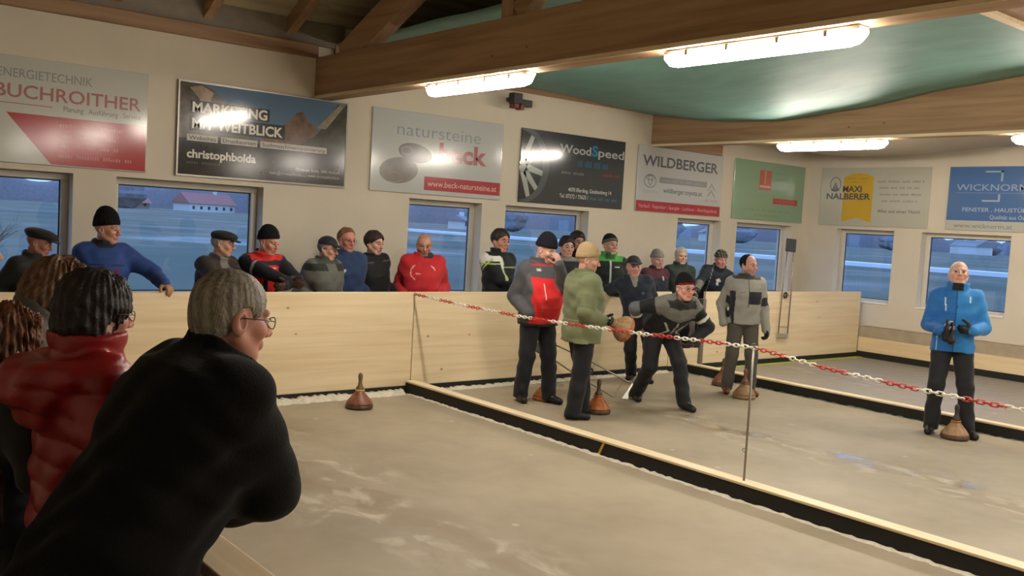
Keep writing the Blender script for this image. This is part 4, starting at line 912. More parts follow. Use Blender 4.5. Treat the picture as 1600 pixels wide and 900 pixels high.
    if hair and hair.get('style'):
        st = hair['style']; vol = hair.get('vol', .010); cu = hair.get('curl', 0)
        hdsp = lambda X, Y, Z: (hair.get('amp', .0032)+cu)*(np.sin(30*np.arctan2(X-HC[0], -(Y-HC[1])+.02)+12*Z+pz[1])+.8*np.sin(55*X-48*Y+60*Z*cu*100+pz[3])+(1.0 if cu else 0)*np.sin(95*Z+60*X+pz[2])*np.sin(80*Y+40*X+pz[0]))
        hc = C3(hair['color']); h2 = C3(hair.get('color2', hair['color']))
        def hcol(p): az = np.arctan2(p[:, 0], -(p[:, 1]+.03)); f = np.clip(.5+.38*np.sin(hair.get('fq', 34)*az+3*np.sin(40*p[:, 2]+pz[0]))+.3*np.sin(13*az+28*p[:, 2]+pz[1]), 0, 1)[:, None]; return hc*(1-f)+h2*f
        big = ((0, -.014, .032), (.076+vol, .095+vol, .087+vol), .01)
        if st == 'short': head_shell('hair', [big], [((0, .088, .068), (0, -.62, 1)), ((0, .03, -.02), (0, -1, .45))] if False else [((0, .0, hair.get('line', -.022)), (0, -1.08, 1))], hcol, A_hair, hdsp, subs=[((0, .118, .0), (.080, .060, .072)), ((.084, .004, -.014), (.02, .022, .030)), ((-.084, .004, -.014), (.02, .022, .030))])
        elif st == 'full': head_shell('hair', [big, ((0, -.05, -.02), (.062+vol, .050+vol, .070), .03)], [((0, -.0, -.022), (0, -.72, 1))], hcol, A_hair, hdsp, subs=[((0, .115, -.01), (.082, .068, .080)), ((.088, .006, -.014), (.034, .030, .048)), ((-.088, .006, -.014), (.034, .030, .048))])
        elif st == 'bob': head_shell('hair', [big, ((0, -.038, -.035), (.080+vol, .068+vol, .085), .03)], [((0, 0, -.105), (0, -.1, 1))], hcol, A_hair, hdsp, subs=[((0, .125, -.025), (.075, .085, .088)), ((.088, .024, -.030), (.022, .024, .034)), ((-.088, .024, -.030), (.022, .024, .034))])
        elif st == 'fringe': head_shell('hair', [((0, -.020, .012), (.079, .092, .078), .01)], [((0, 0, -.035), (0, -.5, 1)), ((0, 0, .052), (0, -.25, -1)), ((0, .022, 0), (0, -1, 0))], hcol, A_hair, hdsp)
    if hat:
        hk = hat['style']; hcx = hat['color']
        if hk == 'beanie':
            tall = hat.get('tall', .012); sl = hat.get('slope', .28); bz = hat.get('z', .030)
            def bcol(p):
                c = np.tile(C3(hcx), (len(p), 1)); e = p[:, 2]-bz-sl*p[:, 1]
                if hat.get('band'): c[e < .030] = C3(hat['band'])
                if hat.get('stripe'): c[(e < .012) & (p[:, 1] > .0)] = C3(hat['stripe'])
                if hat.get('plaid'): c[(np.sin(p[:, 0]*190) > .55) | (np.sin(p[:, 2]*190) > .6)] = C3(hat['plaid'])
                return c
            head_shell('beanie', [((0, -.012, .034+tall*.5), (.084, .104, .092+tall), .01), ((0, -.03, .09+tall), (.05, .06, .03+tall*.7), .03)], [((0, 0, bz), (0, -sl, 1))], bcol, A_knit, lambda X, Y, Z: .0018*np.sin(260*X+200*Y)-.0035*(((np.stack([X, Y, Z], -1)-HC)@HM)[:, 2]/sh < bz+.035+sl*((np.stack([X, Y, Z], -1)-HC)@HM)[:, 1]/sh))
            if hat.get('pom'): head_shell('beanie_knot', [((0, -.10, .06), (.022, .03, .02), .01)], [], hcx, A_knit)
        elif hk == 'cap':
            o = head_shell('cap', [((0, -.010, .042), (.083, .103, .082), .01)], [((0, 0, .040), (0, -.10, 1))], hcx, A_cloth); hb = hat.get('brim', hcx)
            K = Sculpt(); BM = frame_from(HM@V3(0, 1, -.22), HM[:, 2]); K.ell(hd(0, .098, .046), (.074*sh, .070*sh, .0085*sh), BM, .004); VQ = K.mesh(.006); skin_mesh('brim', VQ, A_cloth, o, np.tile(C3(hb), (len(VQ[0]), 1)))
        elif hk == 'flatcap':
            w = hat.get('w', 1.0); o = head_shell('flat_cap', [((0, .0, .068), (.098*w, .120*w, .046), .02), ((0, -.01, .05), (.084, .104, .05), .02)], [((0, 0, .034), (0, -.10, 1))], hcx, A_cloth, lambda X, Y, Z: .0015*np.sin(70*X+60*Y))
            K = Sculpt(); BM = frame_from(HM@V3(0, 1, -.18), HM[:, 2]); K.ell(hd(0, .105, .042), (.072*sh, .052*sh, .009*sh), BM, .004); VQ = K.mesh(.006); skin_mesh('brim', VQ, A_cloth, o, np.tile(C3(hcx), (len(VQ[0]), 1)))
        elif hk == 'headband':
            head_shell('headband', [((0, -.012, .030), (.082, .102, .093), .01)], [((0, 0, -.015), (0, -.45, 1)), ((0, 0, .075), (0, -.15, -1)) if False else ((0, .015, .06), (0, -1, .0))], hcx, A_knit)
    if glasses:
        gm = mat('spectacle_frame', glasses if isinstance(glasses, str) else '#2c2826', .35); go = MB()
        for q in (-1, 1):
            go.tube([hd(q*.033+.0215*math.cos(t), .101-.006*abs(math.cos(t)), .0-.002+.0155*math.sin(t)) for t in [6.283*k/14 for k in range(14)]], .0016*s, 5, closed=True)
            go.tube([hd(q*.054, .096, .004), hd(q*.080, .05, .006), hd(q*.081, -.012, .004), hd(q*.079, -.025, -.012)], .0017*s, 5)
        go.tube([hd(-.012, .104, .003), hd(0, .108, .006), hd(.012, .104, .003)], .0016*s, 5); go.build('glasses', gm, root, smooth=True)
    if gloves:
        for W, E, sd_, spec, on in ((WL, EL, -1, lh, 'L'), (WR_, ER, 1, rh, 'R')):
            if spec == 'pocket' or on not in gloves[1]: continue
            G = Sculpt(); hand(W, E, sd_, spec, G, .0055, .008); d = unit(W-E); G.cap(W-d*.05*s, W, .044*s, .040*s, .01); VQ = G.mesh(.016); skin_mesh('glove', VQ, A_leather if len(gloves) < 3 else A_knit, root, np.tile(C3(gloves[0]), (len(VQ[0]), 1)))
    if scarf:
        K = Sculpt(); c0 = N+tu*.015*s
        pts = [c0+M@V3(.072*s*math.cos(t), .070*s*math.sin(t)+.004, .012*math.sin(3*t)) for t in [6.283*k/12 for k in range(13)]]
        for a, b in zip(pts[:-1], pts[1:]): K.cap(a, b, .030*s, .030*s, .012)
        VQ = K.mesh(.011, wrinkle(seed+9, .003)); skin_mesh('scarf', VQ, A_knit, root, np.tile(C3(scarf), (len(VQ[0]), 1)))
    return root
CAM_AZ = math.degrees(math.pi/2-YAW)
def facing(loc, rel):
    """heading of someone who, seen from where the photographer stands, is turned rel degrees (0 = towards, 90 = to the right)"""
    return math.degrees(math.atan2(loc[1], loc[0]))+180+rel
def local(loc, heading, w):
    a = math.radians(heading)-math.pi/2; c, s_ = math.cos(a), math.sin(a); dx, dy = w[0]-loc[0], w[1]-loc[1]; return V3(c*dx+s_*dy, -s_*dx+c*dy, w[2])
# ------------------------------------------------------------------ people behind the end board
def at_board(label, loc, rel, hrel, pitch=0, tilt=0, **k):
    h = facing(loc, rel); k.setdefault('low', loc[1] > 8.9)
    for key in ('la', 'ra'):
        v = k.get(key)
        if v is not None and len(v) == 4: k[key] = local(loc, h, v[:3])
    for key in ('lh', 'rh'):
        v = k.get(key)
        if isinstance(v, dict):
            a = math.radians(h)-math.pi/2; R_ = rotz(-a); k[key] = {q: (R_@np.array(w, float) if q in ('d', 'n', 'th') and v.get('w') else w) for q, w in v.items() if q != 'w'}
    return person(label, loc, h, head=(-(hrel-rel), pitch, tilt), **k)
DOWN = dict(lh='pocket', rh='pocket')
def pk(s=1.0): return dict(la=(-.21*s, .13, 1.02*s), ra=(.21*s, .13, 1.02*s), lh='pocket', rh='pocket')
def j_blue(pt, X, Y, T, am, u, col):
    pt((Y > 0) & (np.abs(T-.335) < .007) & (np.abs(np.abs(X)-.09) < .055) & (am == 0), '#141f3d'); pt((Y > 0) & (np.abs(X+.075) < .022) & (np.abs(T-.27) < .028), '#6b2340'); pt((Y > 0) & (np.abs(X+.075) < .018) & (np.abs(T-.225) < .006), '#c8c4cc'); pt((T > .48) & (am == 0) & (np.hypot(X, Y) < .105), '#15161f')
at_board('person in blue padded jacket and tall black beanie, gloved hand on the board', (2.56,9.12), 12, 62, -4, H=1.78, jacket=dict(color='#24407f', paint=j_blue, collar=.05, puff=.008, zip='#16264c'), hat=dict(style='beanie', color='#121214', tall=.035, slope=.2), bulk=1.08,
    la=(2.98,8.72,1.165,'w'), lh=dict(d=(.30,-.85,-.30), n=(0,-.15,-1), curl=.45, w=1, th=(-1,0,0)), ra=(.22,.15,1.0), rh='pocket', skin='#b97c60', gloves=('#9a7547','L'), elb=(V3(-.8,-.4,-.3), None))
def arms_on_board(loc, rel, z=1.165):
    return dict(la=(loc[0]-.02, 8.71, z, 'w'), ra=(loc[0]+.06, 8.70, z+.02, 'w'), elb=(V3(-1,-.1,-.25), V3(1,-.1,-.25)))
at_board('elderly person in dark brown coat and flat cap leaning folded arms on the board', (3.60,9.24), 42, 76, -8, H=1.70, lean=17, jacket=dict(color='#2d2523', collar=.02, wr=.006, paint=lambda pt, X, Y, T, am, u, col: pt((Y > .03) & (np.abs(X) < .045-.11*(.45-T)) & (T > .32) & (am == 0), '#6b6a62')), hat=dict(style='flatcap', color='#1b1b1f', w=1.0), hair=dict(style='fringe', color='#9a938a'), skin='#c28a6c', lh='pocket', rh='pocket', **arms_on_board((3.68,9), 40))
def j_redblack(pt, X, Y, T, am, u, col):
    pt((Y > -.02) & (am == 0) & (np.abs(X) > .028) & (np.abs(X) < .13) & (T > -.02) & (T < .43) & (np.abs(X) < .05+.26*(T+.05)), '#d8261f'); pt((T > .475) & (am == 0) & (Y > 0), '#c8241e'); pt((am == 1) & (np.abs(u-.45) < .05), '#8a8f98'); pt((am == 0) & (Y > 0) & (np.abs(T-.40) < .008) & (np.abs(X+.07) < .03), '#d9cfc8')
at_board('person in red and black jacket and black beanie with brown gloves on the board', (4.13,9.22), 18, 56, -14, H=1.73, lean=14, jacket=dict(color='#14161f', paint=j_redblack, collar=.04), hat=dict(style='beanie', color='#131316', tall=.02, slope=.35, pom=True), skin='#bd7a5d', gloves=('#3a2019','LR'), lh=dict(curl=.5), rh=dict(curl=.5), **arms_on_board((4.2,9), 20, 1.16))
def j_grey(pt, X, Y, T, am, u, col):
    pt((T > .40) & (np.abs(X) > .07) & (T < .475), '#23241f'); pt((Y > 0) & (np.abs(T-.18) < .006) & (np.abs(np.abs(X)-.08) < .045) & (am == 0), '#33352f'); pt((T > .475) & (am == 0), '#3c3d37'); pt((u > 1.6) & (am != 0), '#2a2b27')
at_board('person in grey work jacket, dark cap and glasses beside the navy jacket', (4.82,9.12), 42, 66, -10, H=1.66, jacket=dict(color='#5a5c55', paint=j_grey, collar=.05, zip='#2a2a28'), hat=dict(style='cap', color='#1d1c2a'), hair=dict(style='fringe', color='#6b6259'), glasses=True, skin='#c08a6d', bulk=1.4, **pk(.95))
def j_navy(pt, X, Y, T, am, u, col):
    for c, w, t in ((.075, .030, .325), (.080, .022, .310), (.078, .014, .298)): pt((Y > 0) & (np.abs(X-c) < w) & (np.abs(T-t) < .0055), '#c9d2dc')
    pt((am == -1) & (u < 1.2), '#27446b')
at_board('ruddy person in navy pullover jacket with small white chest logo and glasses', (5.22,9.40), 22, 34, -4, H=1.75, jacket=dict(color='#1f3558', paint=j_navy, collar=.03, wr=.006), hair=dict(style='short', color='#7a5238', line=.03), glasses='#6a3a30', skin='#c2745d', bulk=1.4, **pk())
at_board('young dark-haired person in black jacket behind the navy jacket', (5.66,9.46), 40, 52, -6, H=1.73, jacket=dict(color='#17191b', collar=.035, paint=lambda pt, X, Y, T, am, u, col: pt((T > .43) & (T < .445) & (np.abs(X) > .06), '#5a4a44')), hair=dict(style='short', color='#2b2019', vol=.016), skin='#c89077', side=7, **pk())
def j_red(pt, X, Y, T, am, u, col):
    pt((Y > 0) & (am == 0) & (np.abs(np.hypot(X-.055, T-.33)-.085) < .005) & (X > .09), '#e0b8b0'); pt((Y > 0) & (np.abs(np.hypot(X+.055, T-.33)-.085) < .005) & (X < -.09) & (T > .36), '#e0b8b0'); pt((Y > 0) & (np.abs(X-.06) < .03) & (np.abs(T-.315) < .006), '#e0a8a0'); pt((T > .49) & (np.hypot(X, Y) < .125) & (X < 0), '#26262a')
at_board('bald bearded person in bright red jacket in front of the window', (6.15,9.22), 2, 6, -12, H=1.74, jacket=dict(color='#b8242b', paint=j_red, collar=.055, collar_r=.088, zip='#7d161c', wr=.006, puff=.012), hair=dict(color='#6b4a3a', stubble=.25), beard=('#6a5a4c', .6), skin='#bd7d66', bulk=1.28, belly=.04, glasses='#8a6a60', **pk())
def j_lime(pt, X, Y, T, am, u, col):
    pt((T > .415) & (X > .045) & (T < .475), '#d8d8d2'); pt((am == 1) & (u < .12), '#d8d8d2'); pt((np.abs(T-.385) < .009) & (X > .03), '#a9bd6a'); pt((am == 1) & (np.abs(u-.20) < .035), '#a9bd6a'); pt((Y > 0) & (np.abs(X-.045-.12*(.36-T)) < .014) & (T > .2) & (T < .46), '#b9c88a'); pt((Y > 0) & (np.abs(X-.05) < .012) & (T > .34) & (T < .47), '#d8d8d2'); pt((Y > 0) & (np.abs(T-.35) < .007) & (X < .04), '#aab27a')
at_board('person in black jacket with white and lime shoulder, hand over the board', (7.16,9.08), 38, 44, -4, H=1.83, jacket=dict(color='#16181c', paint=j_lime, collar=.06), hair=dict(style='short', color='#2a211b', vol=.013), skin='#b87a5e', ra=(7.27,8.71,1.16,'w'), rh=dict(d=(.35,-.85,-.30), n=(0,-.15,-1), curl=.45, w=1, th=(-1,-.3,0)), la=(-.2,.15,1.05), lh='pocket', elb=(None, V3(.8,-.6,-.4)))
at_board('young person in black pullover between the red-grey jacket and the olive jacket', (8.40,9.22), 28, 22, -3, H=1.78, jacket=dict(color='#181a1b', collar=.02, paint=lambda pt, X, Y, T, am, u, col: pt((T > .47) & (am == 0) & (Y > 0), '#7d7a70')), hair=dict(style='short', color='#251c19', vol=.015), skin='#c48d78', **pk())
at_board('dark-haired person half hidden behind the young one in the black pullover', (8.95,9.62), 20, 26, -4, H=1.85, jacket=dict(color='#1d1c1d'), hair=dict(style='short', color='#2b211c', vol=.014), skin='#a8705a', **pk())
def j_green(pt, X, Y, T, am, u, col):
    pt((T > .445) & (am == 0), '#4f9a48'); pt((T > .47) & (am == 0) & (Y > .02) & (np.abs(X) < .06), '#2d5a33'); pt((Y > 0) & (np.abs(X+.0) < .006) & (T < .45), '#b8bdb8'); pt((Y > 0) & (np.abs(T-.375) < .006) & (np.abs(X+.085) < .03), '#c4c8c4')
at_board('person in dark jacket with bright green collar and striped beanie', (9.20,9.22), 12, 34, 2, H=1.83, jacket=dict(color='#17201f', paint=j_green, collar=.06, collar_r=.088), hat=dict(style='beanie', color='#1e2420', band='#565a4e', tall=.006), skin='#bb8572', **pk())
at_board('person in navy and maroon coat and plain grey beanie', (10.15,9.22), 34, 36, -8, H=1.64, jacket=dict(color='#1d2530', collar=.05, paint=lambda pt, X, Y, T, am, u, col: (pt((T > .37), '#4d2630'), pt((Y > 0) & (np.abs(X+.06) < .012) & (np.abs(T-.37) < .03), '#cfc6c2'))), hat=dict(style='beanie', color='#7f7c76', tall=.012, slope=.2), scarf='#4d2630', skin='#c08878', **pk(.94))
at_board('white-haired person in dark grey-green jacket in front of the narrow window', (10.80,9.32), 22, 22, 0, H=1.70, jacket=dict(color='#323c37', collar=.06, collar_r=.085, zip='#222824'), hair=dict(style='short', color='#b8afa2', vol=.008), skin='#c99a82', bulk=1.05, **pk(.97))
def j_plaid(pt, X, Y, T, am, u, col):
    pt((Y > 0) & (np.abs(X+.03) < .016) & (T > .30) & (T < .40), '#d6d8da'); pt((Y > 0) & (np.abs(T-.37) < .012) & (np.abs(X+.03) < .035), '#d6d8da'); pt((am == 1) & (u > 1.15) & (u < 1.9), '#77756d'); pt((Y > 0) & (np.abs(X-.09) < .004), '#8b9096')
at_board('person in dark jacket and plaid cap bending over at the board gap', (11.52,9.32), 0, 24, -10, H=1.74, lean=22, side=-14, jacket=dict(color='#1f262f', paint=j_plaid), hat=dict(style='beanie', color='#6a6654', plaid='#23221e', tall=.0, slope=.15), skin='#bd7f70', ra=(10.75,9.0,.95,'w'), rh=dict(curl=.4), la=(-.25,.2,1.0), lh='pocket')
at_board('person in black flat cap and dark jacket at the far end of the side board', (1.93,9.12), 40, 72, -14, H=1.64, lean=8, jacket=dict(color='#1b1c1d', collar=.05), hat=dict(style='flatcap', color='#141516', w=1.12), skin='#9c5f50', **pk(.94))

# ------------------------------------------------------------------ players on the lanes
def j_p1(pt, X, Y, T, am, u, col):
    pt((am == 0) & (Y > -.055) & (T < .345+.10*np.abs(X)) & (T > -.115), '#d3262a'); pt((am == 0) & (np.abs(X) > .02) & (X > .185), '#55565a'); pt((T < -.115), '#26272b'); pt((Y > 0) & (np.abs(X-.085) < .005) & (T > .14) & (T < .30), '#e2d2c4'); pt((Y > 0) & (np.abs(X-.10) < .005) & (T > .0) & (T < .10), '#8a5a50'); pt((am == 0) & (T > .47) & (Y > .02) & (T < .49), '#b33033'); pt((np.abs(T-.43) < .012) & (X > .07) & (X < .12), '#b9b4ae')
at_board('player in red and grey jacket and black beanie, one hand raised to the face', (6.62,7.66), 34, 58, -20, H=1.80, bulk=1.22, belly=.09, jacket=dict(color='#4c4d50', paint=j_p1, collar=.05, collar_r=.086, hood=.8), trousers='#1c1e24', hat=dict(style='beanie', color='#17181f', tall=.025, slope=.2), skin='#c78f78',
    la=(-.03,.30,1.50), lh=dict(d=(.35,.05,.95), n=(0,-1,.1), curl=.35, th=(1,0,0)), ra=(.23,.14,.98), rh='pocket', elb=(V3(-.3,.3,-1), None), feet=((-.14,.10,14),(.13,-.06,16)))
P2loc = (6.50,6.84)
def j_p2(pt, X, Y, T, am, u, col):
    pt((np.abs(T-.055) < .006) & (Y < .03) & (am == 0), '#8f9270'); pt((am == 1) & (np.abs(u-.85) < .03), '#5b6345'); pt((am == 1) & (np.abs(u-.45) < .02), '#606848'); pt((T > .47) & (am == 0), '#5f6646')
at_board('player in olive green parka and tan beanie seen from the side', P2loc, 116, 92, -6, H=1.72, bulk=1.38, jacket=dict(color='#6c7353', paint=j_p2, hem=-.17, collar=.055, wr=.006, puff=.006), trousers='#16171b', hat=dict(style='beanie', color='#a08a66', tall=.022, slope=.18), skin='#bd8468', twist=0,
    ra=(6.60,6.66,1.00,'w'), rh=dict(d=(.75,-.55,-.25), n=(-.4,-.5,.6), curl=.75, w=1), la=(6.74,6.90,.98,'w'), lh=dict(d=(.6,-.7,-.2), n=(.3,.4,.7), curl=.7, w=1), gloves=('#17171a','R'), feet=((-.12,.12,10),(.12,-.10,14)), elb=(None, V3(.5,-1,-.5)))
def j_p3(pt, X, Y, T, am, u, col):
    pt((Y > 0) & (np.abs(X+.085) < .018) & (np.abs(T-.31) < .012), '#55606e'); pt((Y > .02) & (np.abs(X) < .02+.25*(T-.40)) & (T > .40), '#8d8877')
P3loc = (8.80,8.24)
at_board('player in navy jacket and black cap leaning an elbow on the board', P3loc, 6, 16, -4, 6, H=1.70, ph=.83, lean=5, side=10, jacket=dict(color='#1b2230', paint=j_p3, collar=.03), trousers='#15161a', hat=dict(style='cap', color='#26272b'), skin='#c48571', bulk=1.08,
    ra=(8.76,8.43,1.09,'w'), rh=dict(d=(.45,-.45,-.75), n=(-.4,.6,.1), curl=.35, w=1, th=(0,-1,.3)), la=(-.23,.10,.80), lh='pocket', elb=(None, V3(.22,-.10,.02)), feet=((-.16,.06,15),(.02,-.12,20)))
def j_p4(pt, X, Y, T, am, u, col):
    pt((T > .335+.18*np.abs(X)) & (am == 0), '#6d6d66'); pt((am != 0) & (u < .22), '#6d6d66'); pt((am == 1) & (u > .8) & (u < 1.25), '#5c5e62'); pt((am == 1) & (np.abs(u-1.28) < .045), '#d6d4ce')
    for sg in (-1, 1):
        pt((Y > 0) & (am == 0) & (np.abs(X*sg-.045-.75*np.abs(T-.17)) < .013) & (T > .04) & (T < .30), '#d9d7d0')
    pt((Y > 0) & (np.abs(X) < .010) & (T > .12) & (T < .32), '#bdbbb4'); pt((am == -1) & (np.abs(u-.6) < .06), '#cfcdc6'); pt((T > .475) & (am == 0) & (Y > 0), '#2a2a2c')
at_board('player bending forward in black and grey jacket with white chevrons', (7.92,7.05), 30, 36, -6, H=1.76, lean=52, ph=.86, jacket=dict(color='#17181b', paint=j_p4, hem=-.12), trousers='#16171b', hat=dict(style='beanie', color='#151517', stripe='#7a1d1e', slope=.25, tall=.012), glasses='#7a4a40', skin='#cf8a72',
    feet=((-.12,.40,6),(.17,-.18,14)), ra=(.30,.02,.86), rh=dict(curl=.6), la=(-.16,.40,.74), lh=dict(curl=.5), gloves=('#3a1f1a','L'), bulk=1.15, elb=(V3(-1,-.1,.1), V3(1,-.3,.35)))
def j_p5(pt, X, Y, T, am, u, col):
    pt((Y > 0) & (X < -.012) & (X > -.17) & (T > .175) & (T < .335) & (am == 0), '#1f2228'); pt((am == 1) & (u > .45) & (u < 1.75) & (col[:, 0] > 0) & (Y > -.02) & (X < .235), '#1f2228'); pt((am == -1) & (u > .55) & (u < .9), '#1f2228'); pt((am == 0) & (X > .15) & (T < .33), '#1f2228'); pt((Y > 0) & (np.abs(X) < .005) & (T > .14), '#3a3b3c'); pt((Y > 0) & (np.abs(X-.075) < .03) & (np.abs(T-.315) < .006), '#6a6a66'); pt((T > .478) & (am == 0), '#3a3b3b')
at_board('player in pale grey jacket with black chest panel and dark headband', (9.40,7.06), 16, 52, -2, H=1.70, bulk=1.06, jacket=dict(color='#8d8b83', paint=j_p5, collar=.045, hem=-.07), trousers='#4d4941', shoes='#6b3a28', hat=dict(style='headband', color='#1d1b1b'), hair=dict(color='#5a4a3e', stubble=.15), beard=('#6a6460', .5), skin='#c08470', gloves=('#17171a','L'), la=(-.27,.05,.80), ra=(.25,.03,.86), rh='pocket', lh=dict(curl=.55), feet=((-.12,.06,16),(.14,-.02,14)))
def j_p6(pt, X, Y, T, am, u, col):
    pt((X < .005) & (am <= 0), '#2f7fc4'); pt((Y > 0) & (np.abs(X) < .005), '#173a70'); pt((Y > 0) & (np.abs(X-.105+.10*(.40-T)) < .0045) & (T > .29) & (T < .42), '#cfe0d6'); pt((np.abs(X+.115) < .006) & (T > .38) & (T < .44), '#cfe0d6'); pt((Y > 0) & (np.abs(X-.15) < .004) & (T < .05), '#9fc0d6'); pt((T > .49) & (Y > .03) & (np.abs(X) < .05), '#1a1c22')
at_board('bald person in bright blue jacket looking up with black gloves in hand', (9.62,4.60), 3, 6, 16, H=1.79, bulk=1.05, jacket=dict(color='#2667ad', paint=j_p6, collar=.06, collar_r=.09, hood=.85, hem=-.11, wr=.006), trousers='#202126', shoes='#1a1918', hair=dict(style='fringe', color='#b9b0a4'), skin='#c9927a',
    ra=(.13,.27,1.09), rh=dict(d=(-.95,.25,.05), n=(0,-1,0), curl=.6, th=(0,.1,1)), la=(-.16,.26,1.11), lh=dict(d=(.95,.2,.0), n=(0,-1,0), curl=.45, th=(0,.1,1)), gloves=('#15161a','L'), elb=(V3(-.6,-1,-.5), V3(.6,-1,-.5)), feet=((-.20,.04,26),(.14,.02,10)))
gl = empty('glove_pair', (9.30,4.52,1.10), .4); tag(gl, 'empty black gloves held by the person in the blue jacket', 'gloves')
K = Sculpt(); K.ell((0,0,0), (.05,.022,.06), None, .01)
for i, x in enumerate((-.034,-.012,.011,.033)): K.cap((x,0,.05), (x*1.2,.004,.10-.006*abs(i-1.4)), .0105, .009, .006)
K.cap((.045,0,.0), (.075,.01,.035), .012, .010, .008); K.cap((0,0,-.05), (0,0,-.085), .040, .042, .02)
VQ = K.mesh(.007, wrinkle(77, .002)); gl1 = skin_mesh('glove', VQ, A_leather, gl, np.tile(C3('#15161a'), (len(VQ[0]), 1)))
gl2 = gl1.copy(); COL.objects.link(gl2); gl2.parent = gl; gl2.location = (.02,-.045,-.03); gl2.rotation_euler = (.1,.5,.3)

# ------------------------------------------------------------------ spectators along the side board
A_jk = dict(color='#0c0a08', kind='fleece', collar=.055, collar_r=.092, hem=-.25, wr=.007, puff=.014, h=.010)
def side(label, loc, heading, **k): return person(label, loc, heading, **k)
F1h = 6
F1 = (0.82,2.66)
side('grey-haired person in black fleece jacket and glasses leaning on the side board', F1, F1h, H=1.79, lean=31, head=(4,-8,0), res=.8, bulk=1.5, jacket=A_jk, trousers='#22242a', hair=dict(style='full', color='#8d8577', color2='#5a5244', vol=.004, amp=.0013, fq=70), glasses='#3a332c', skin='#b9745a',
    ra=local(F1, F1h, (1.08,2.78,.99)), la=local(F1, F1h, (1.16,2.92,.97)), elb=(V3(-1,.6,-.2), V3(.25,.55,-.6)), lh=dict(d=(.9,.3,0), n=(0,0,-1), curl=.2), rh=dict(d=(-.9,.3,0), n=(0,0,-1), curl=.2), feet=((-.13,-.10,10),(.13,-.16,10)))
def j_f2(pt, X, Y, T, am, u, col): pt((T > .50) & (am == 0) & (Y < -.3), '#8a1a1c')
side('dark-haired person in glossy red quilted jacket with hood and glasses', (0.88,3.26), 2, H=1.66, head=(-4,-5,0), fem=True, res=.85, bulk=1.2, jacket=dict(color='#8f1417', kind='shiny', quilt=.085, qamp=.010, vee=1.0, collar=.075, collar_r=.098, hem=-.16, wr=.006, puff=.012, hood=1.5, h=.0105, paint=j_f2), trousers='#26303f', hair=dict(style='bob', color='#15100f', color2='#241a17', vol=.020, amp=.0012, curl=.0022, fq=60), glasses='#5a4636', skin='#b5775f',
    ra=(.20,.24,1.10), la=(-.18,.24,1.08), rh=dict(curl=.5), lh=dict(curl=.5))
side('person in grey quilted down jacket bending, brown wavy hair', (0.60,4.26), -6, H=1.78, lean=40, head=(-14,-30,0), bulk=1.15, jacket=dict(color='#4e4a44', kind='cloth', quilt=.085, qamp=.009, collar=.07, collar_r=.092, puff=.014, wr=.003), hair=dict(style='bob', color='#4a3526', color2='#7a5a40', vol=.018, curl=.004), skin='#a86f5a', fem=True, la=(-.18,.45,.92), ra=(.2,.45,.92), lh=dict(curl=.4), rh=dict(curl=.4))
side('short person with curly reddish brown hair and pale blue scarf', (0.70,3.68), 20, H=1.50, head=(10,-6,0), bulk=1.0, fem=True, jacket=dict(color='#1a1b1d'), hair=dict(style='bob', color='#3f2416', color2='#7a4a2c', vol=.022, curl=.006), scarf='#7f9a9c', skin='#a86f5a', la=(-.18,.2,.95), ra=(.2,.2,.95), lh=dict(curl=.4), rh=dict(curl=.4))
side('fair-haired person with white scarf at the edge of the picture', (0.84,5.2), -8, H=1.76, head=(0,0,0), jacket=dict(color='#2b2d2b'), hair=dict(style='full', color='#a8977c', color2='#c9b896', vol=.014), scarf='#d9d7d0', skin='#b9826a', la=(-.18,.24,1.1), ra=(.2,.24,1.1), lh=dict(curl=.4), rh=dict(curl=.4))
hb = empty('handbag', (0.42,2.88,0.92), .3); tag(hb, 'black handbag hanging behind the red quilted jacket', 'handbag')
K = Sculpt(); K.prof((0,0,0), np.eye(3), [0,.06,.2,.28], [.13,.15,.14,.11], [.05,.065,.06,.035], [0,0,0,0], k=.01, ex=3.2); VQ = K.mesh(.012, wrinkle(91, .002)); skin_mesh('bag_body', VQ, A_leather, hb, np.tile(C3('#151416'), (len(VQ[0]), 1)))
MB().tube([(-.11,0,.25),(-.10,.02,.33),(0,.04,.40),(.10,.02,.33),(.11,0,.25)], .010, 6).build('strap', M_dark, hb, smooth=True); bev(MB().box(-.02,.02,-.075,-.055,.15,.19).build('clasp', M_steel, hb), .004)

# ------------------------------------------------------------------ ice stocks
def stock(label, loc, body, sole, handle, band, tilt=None, group='ice stocks'):
    r = empty('ice_stock', loc); tag(r, label, 'ice stock', group)
    MB().lathe([(.10,0),(.130,.004),(.137,.018),(.137,.036),(.130,.044),(.05,.046)], 28).build('running_sole', sole, r, smooth=True)
    MB().lathe([(.05,.044),(.131,.045),(.128,.062),(.105,.095),(.075,.130),(.052,.158),(.044,.172)], 28).build('stock_body', body, r, smooth=True)
    MB().lathe([(.040,.170),(.047,.171),(.046,.190),(.040,.192)], 20).build('band', band, r, smooth=True)
    MB().lathe([(.030,.190),(.041,.192),(.040,.205),(.026,.225),(.019,.25),(.018,.272),(.021,.290),(.024,.310),(.022,.335),(.012,.350),(.003,.354)], 18).build('handle', handle, r, smooth=True)
    if tilt:
        r.rotation_mode = 'QUATERNION'; r.rotation_quaternion = Vector((0,0,1)).rotation_difference(Vector(tilt).normalized())
    return r
W_red = wood('stock_redwood', '#8a5a42', '#6a3f2c', 'z', 2.0, .4, False); W_or = wood('stock_orange', '#b56a34', '#8f4d22', 'z', 2.0, .4, False); W_tan = wood('stock_tan', '#a88460', '#8a6848', 'z', 2.0, .45, False); W_gr = wood('stock_grip', '#7a6648', '#5f4c34', 'z', 2.0, .5, False); W_dk = wood('stock_dark', '#5a4232', '#3d2c20', 'z', 2.0, .45, False)
M_yel = mat('ochre_band', '#c2a24a', .5)
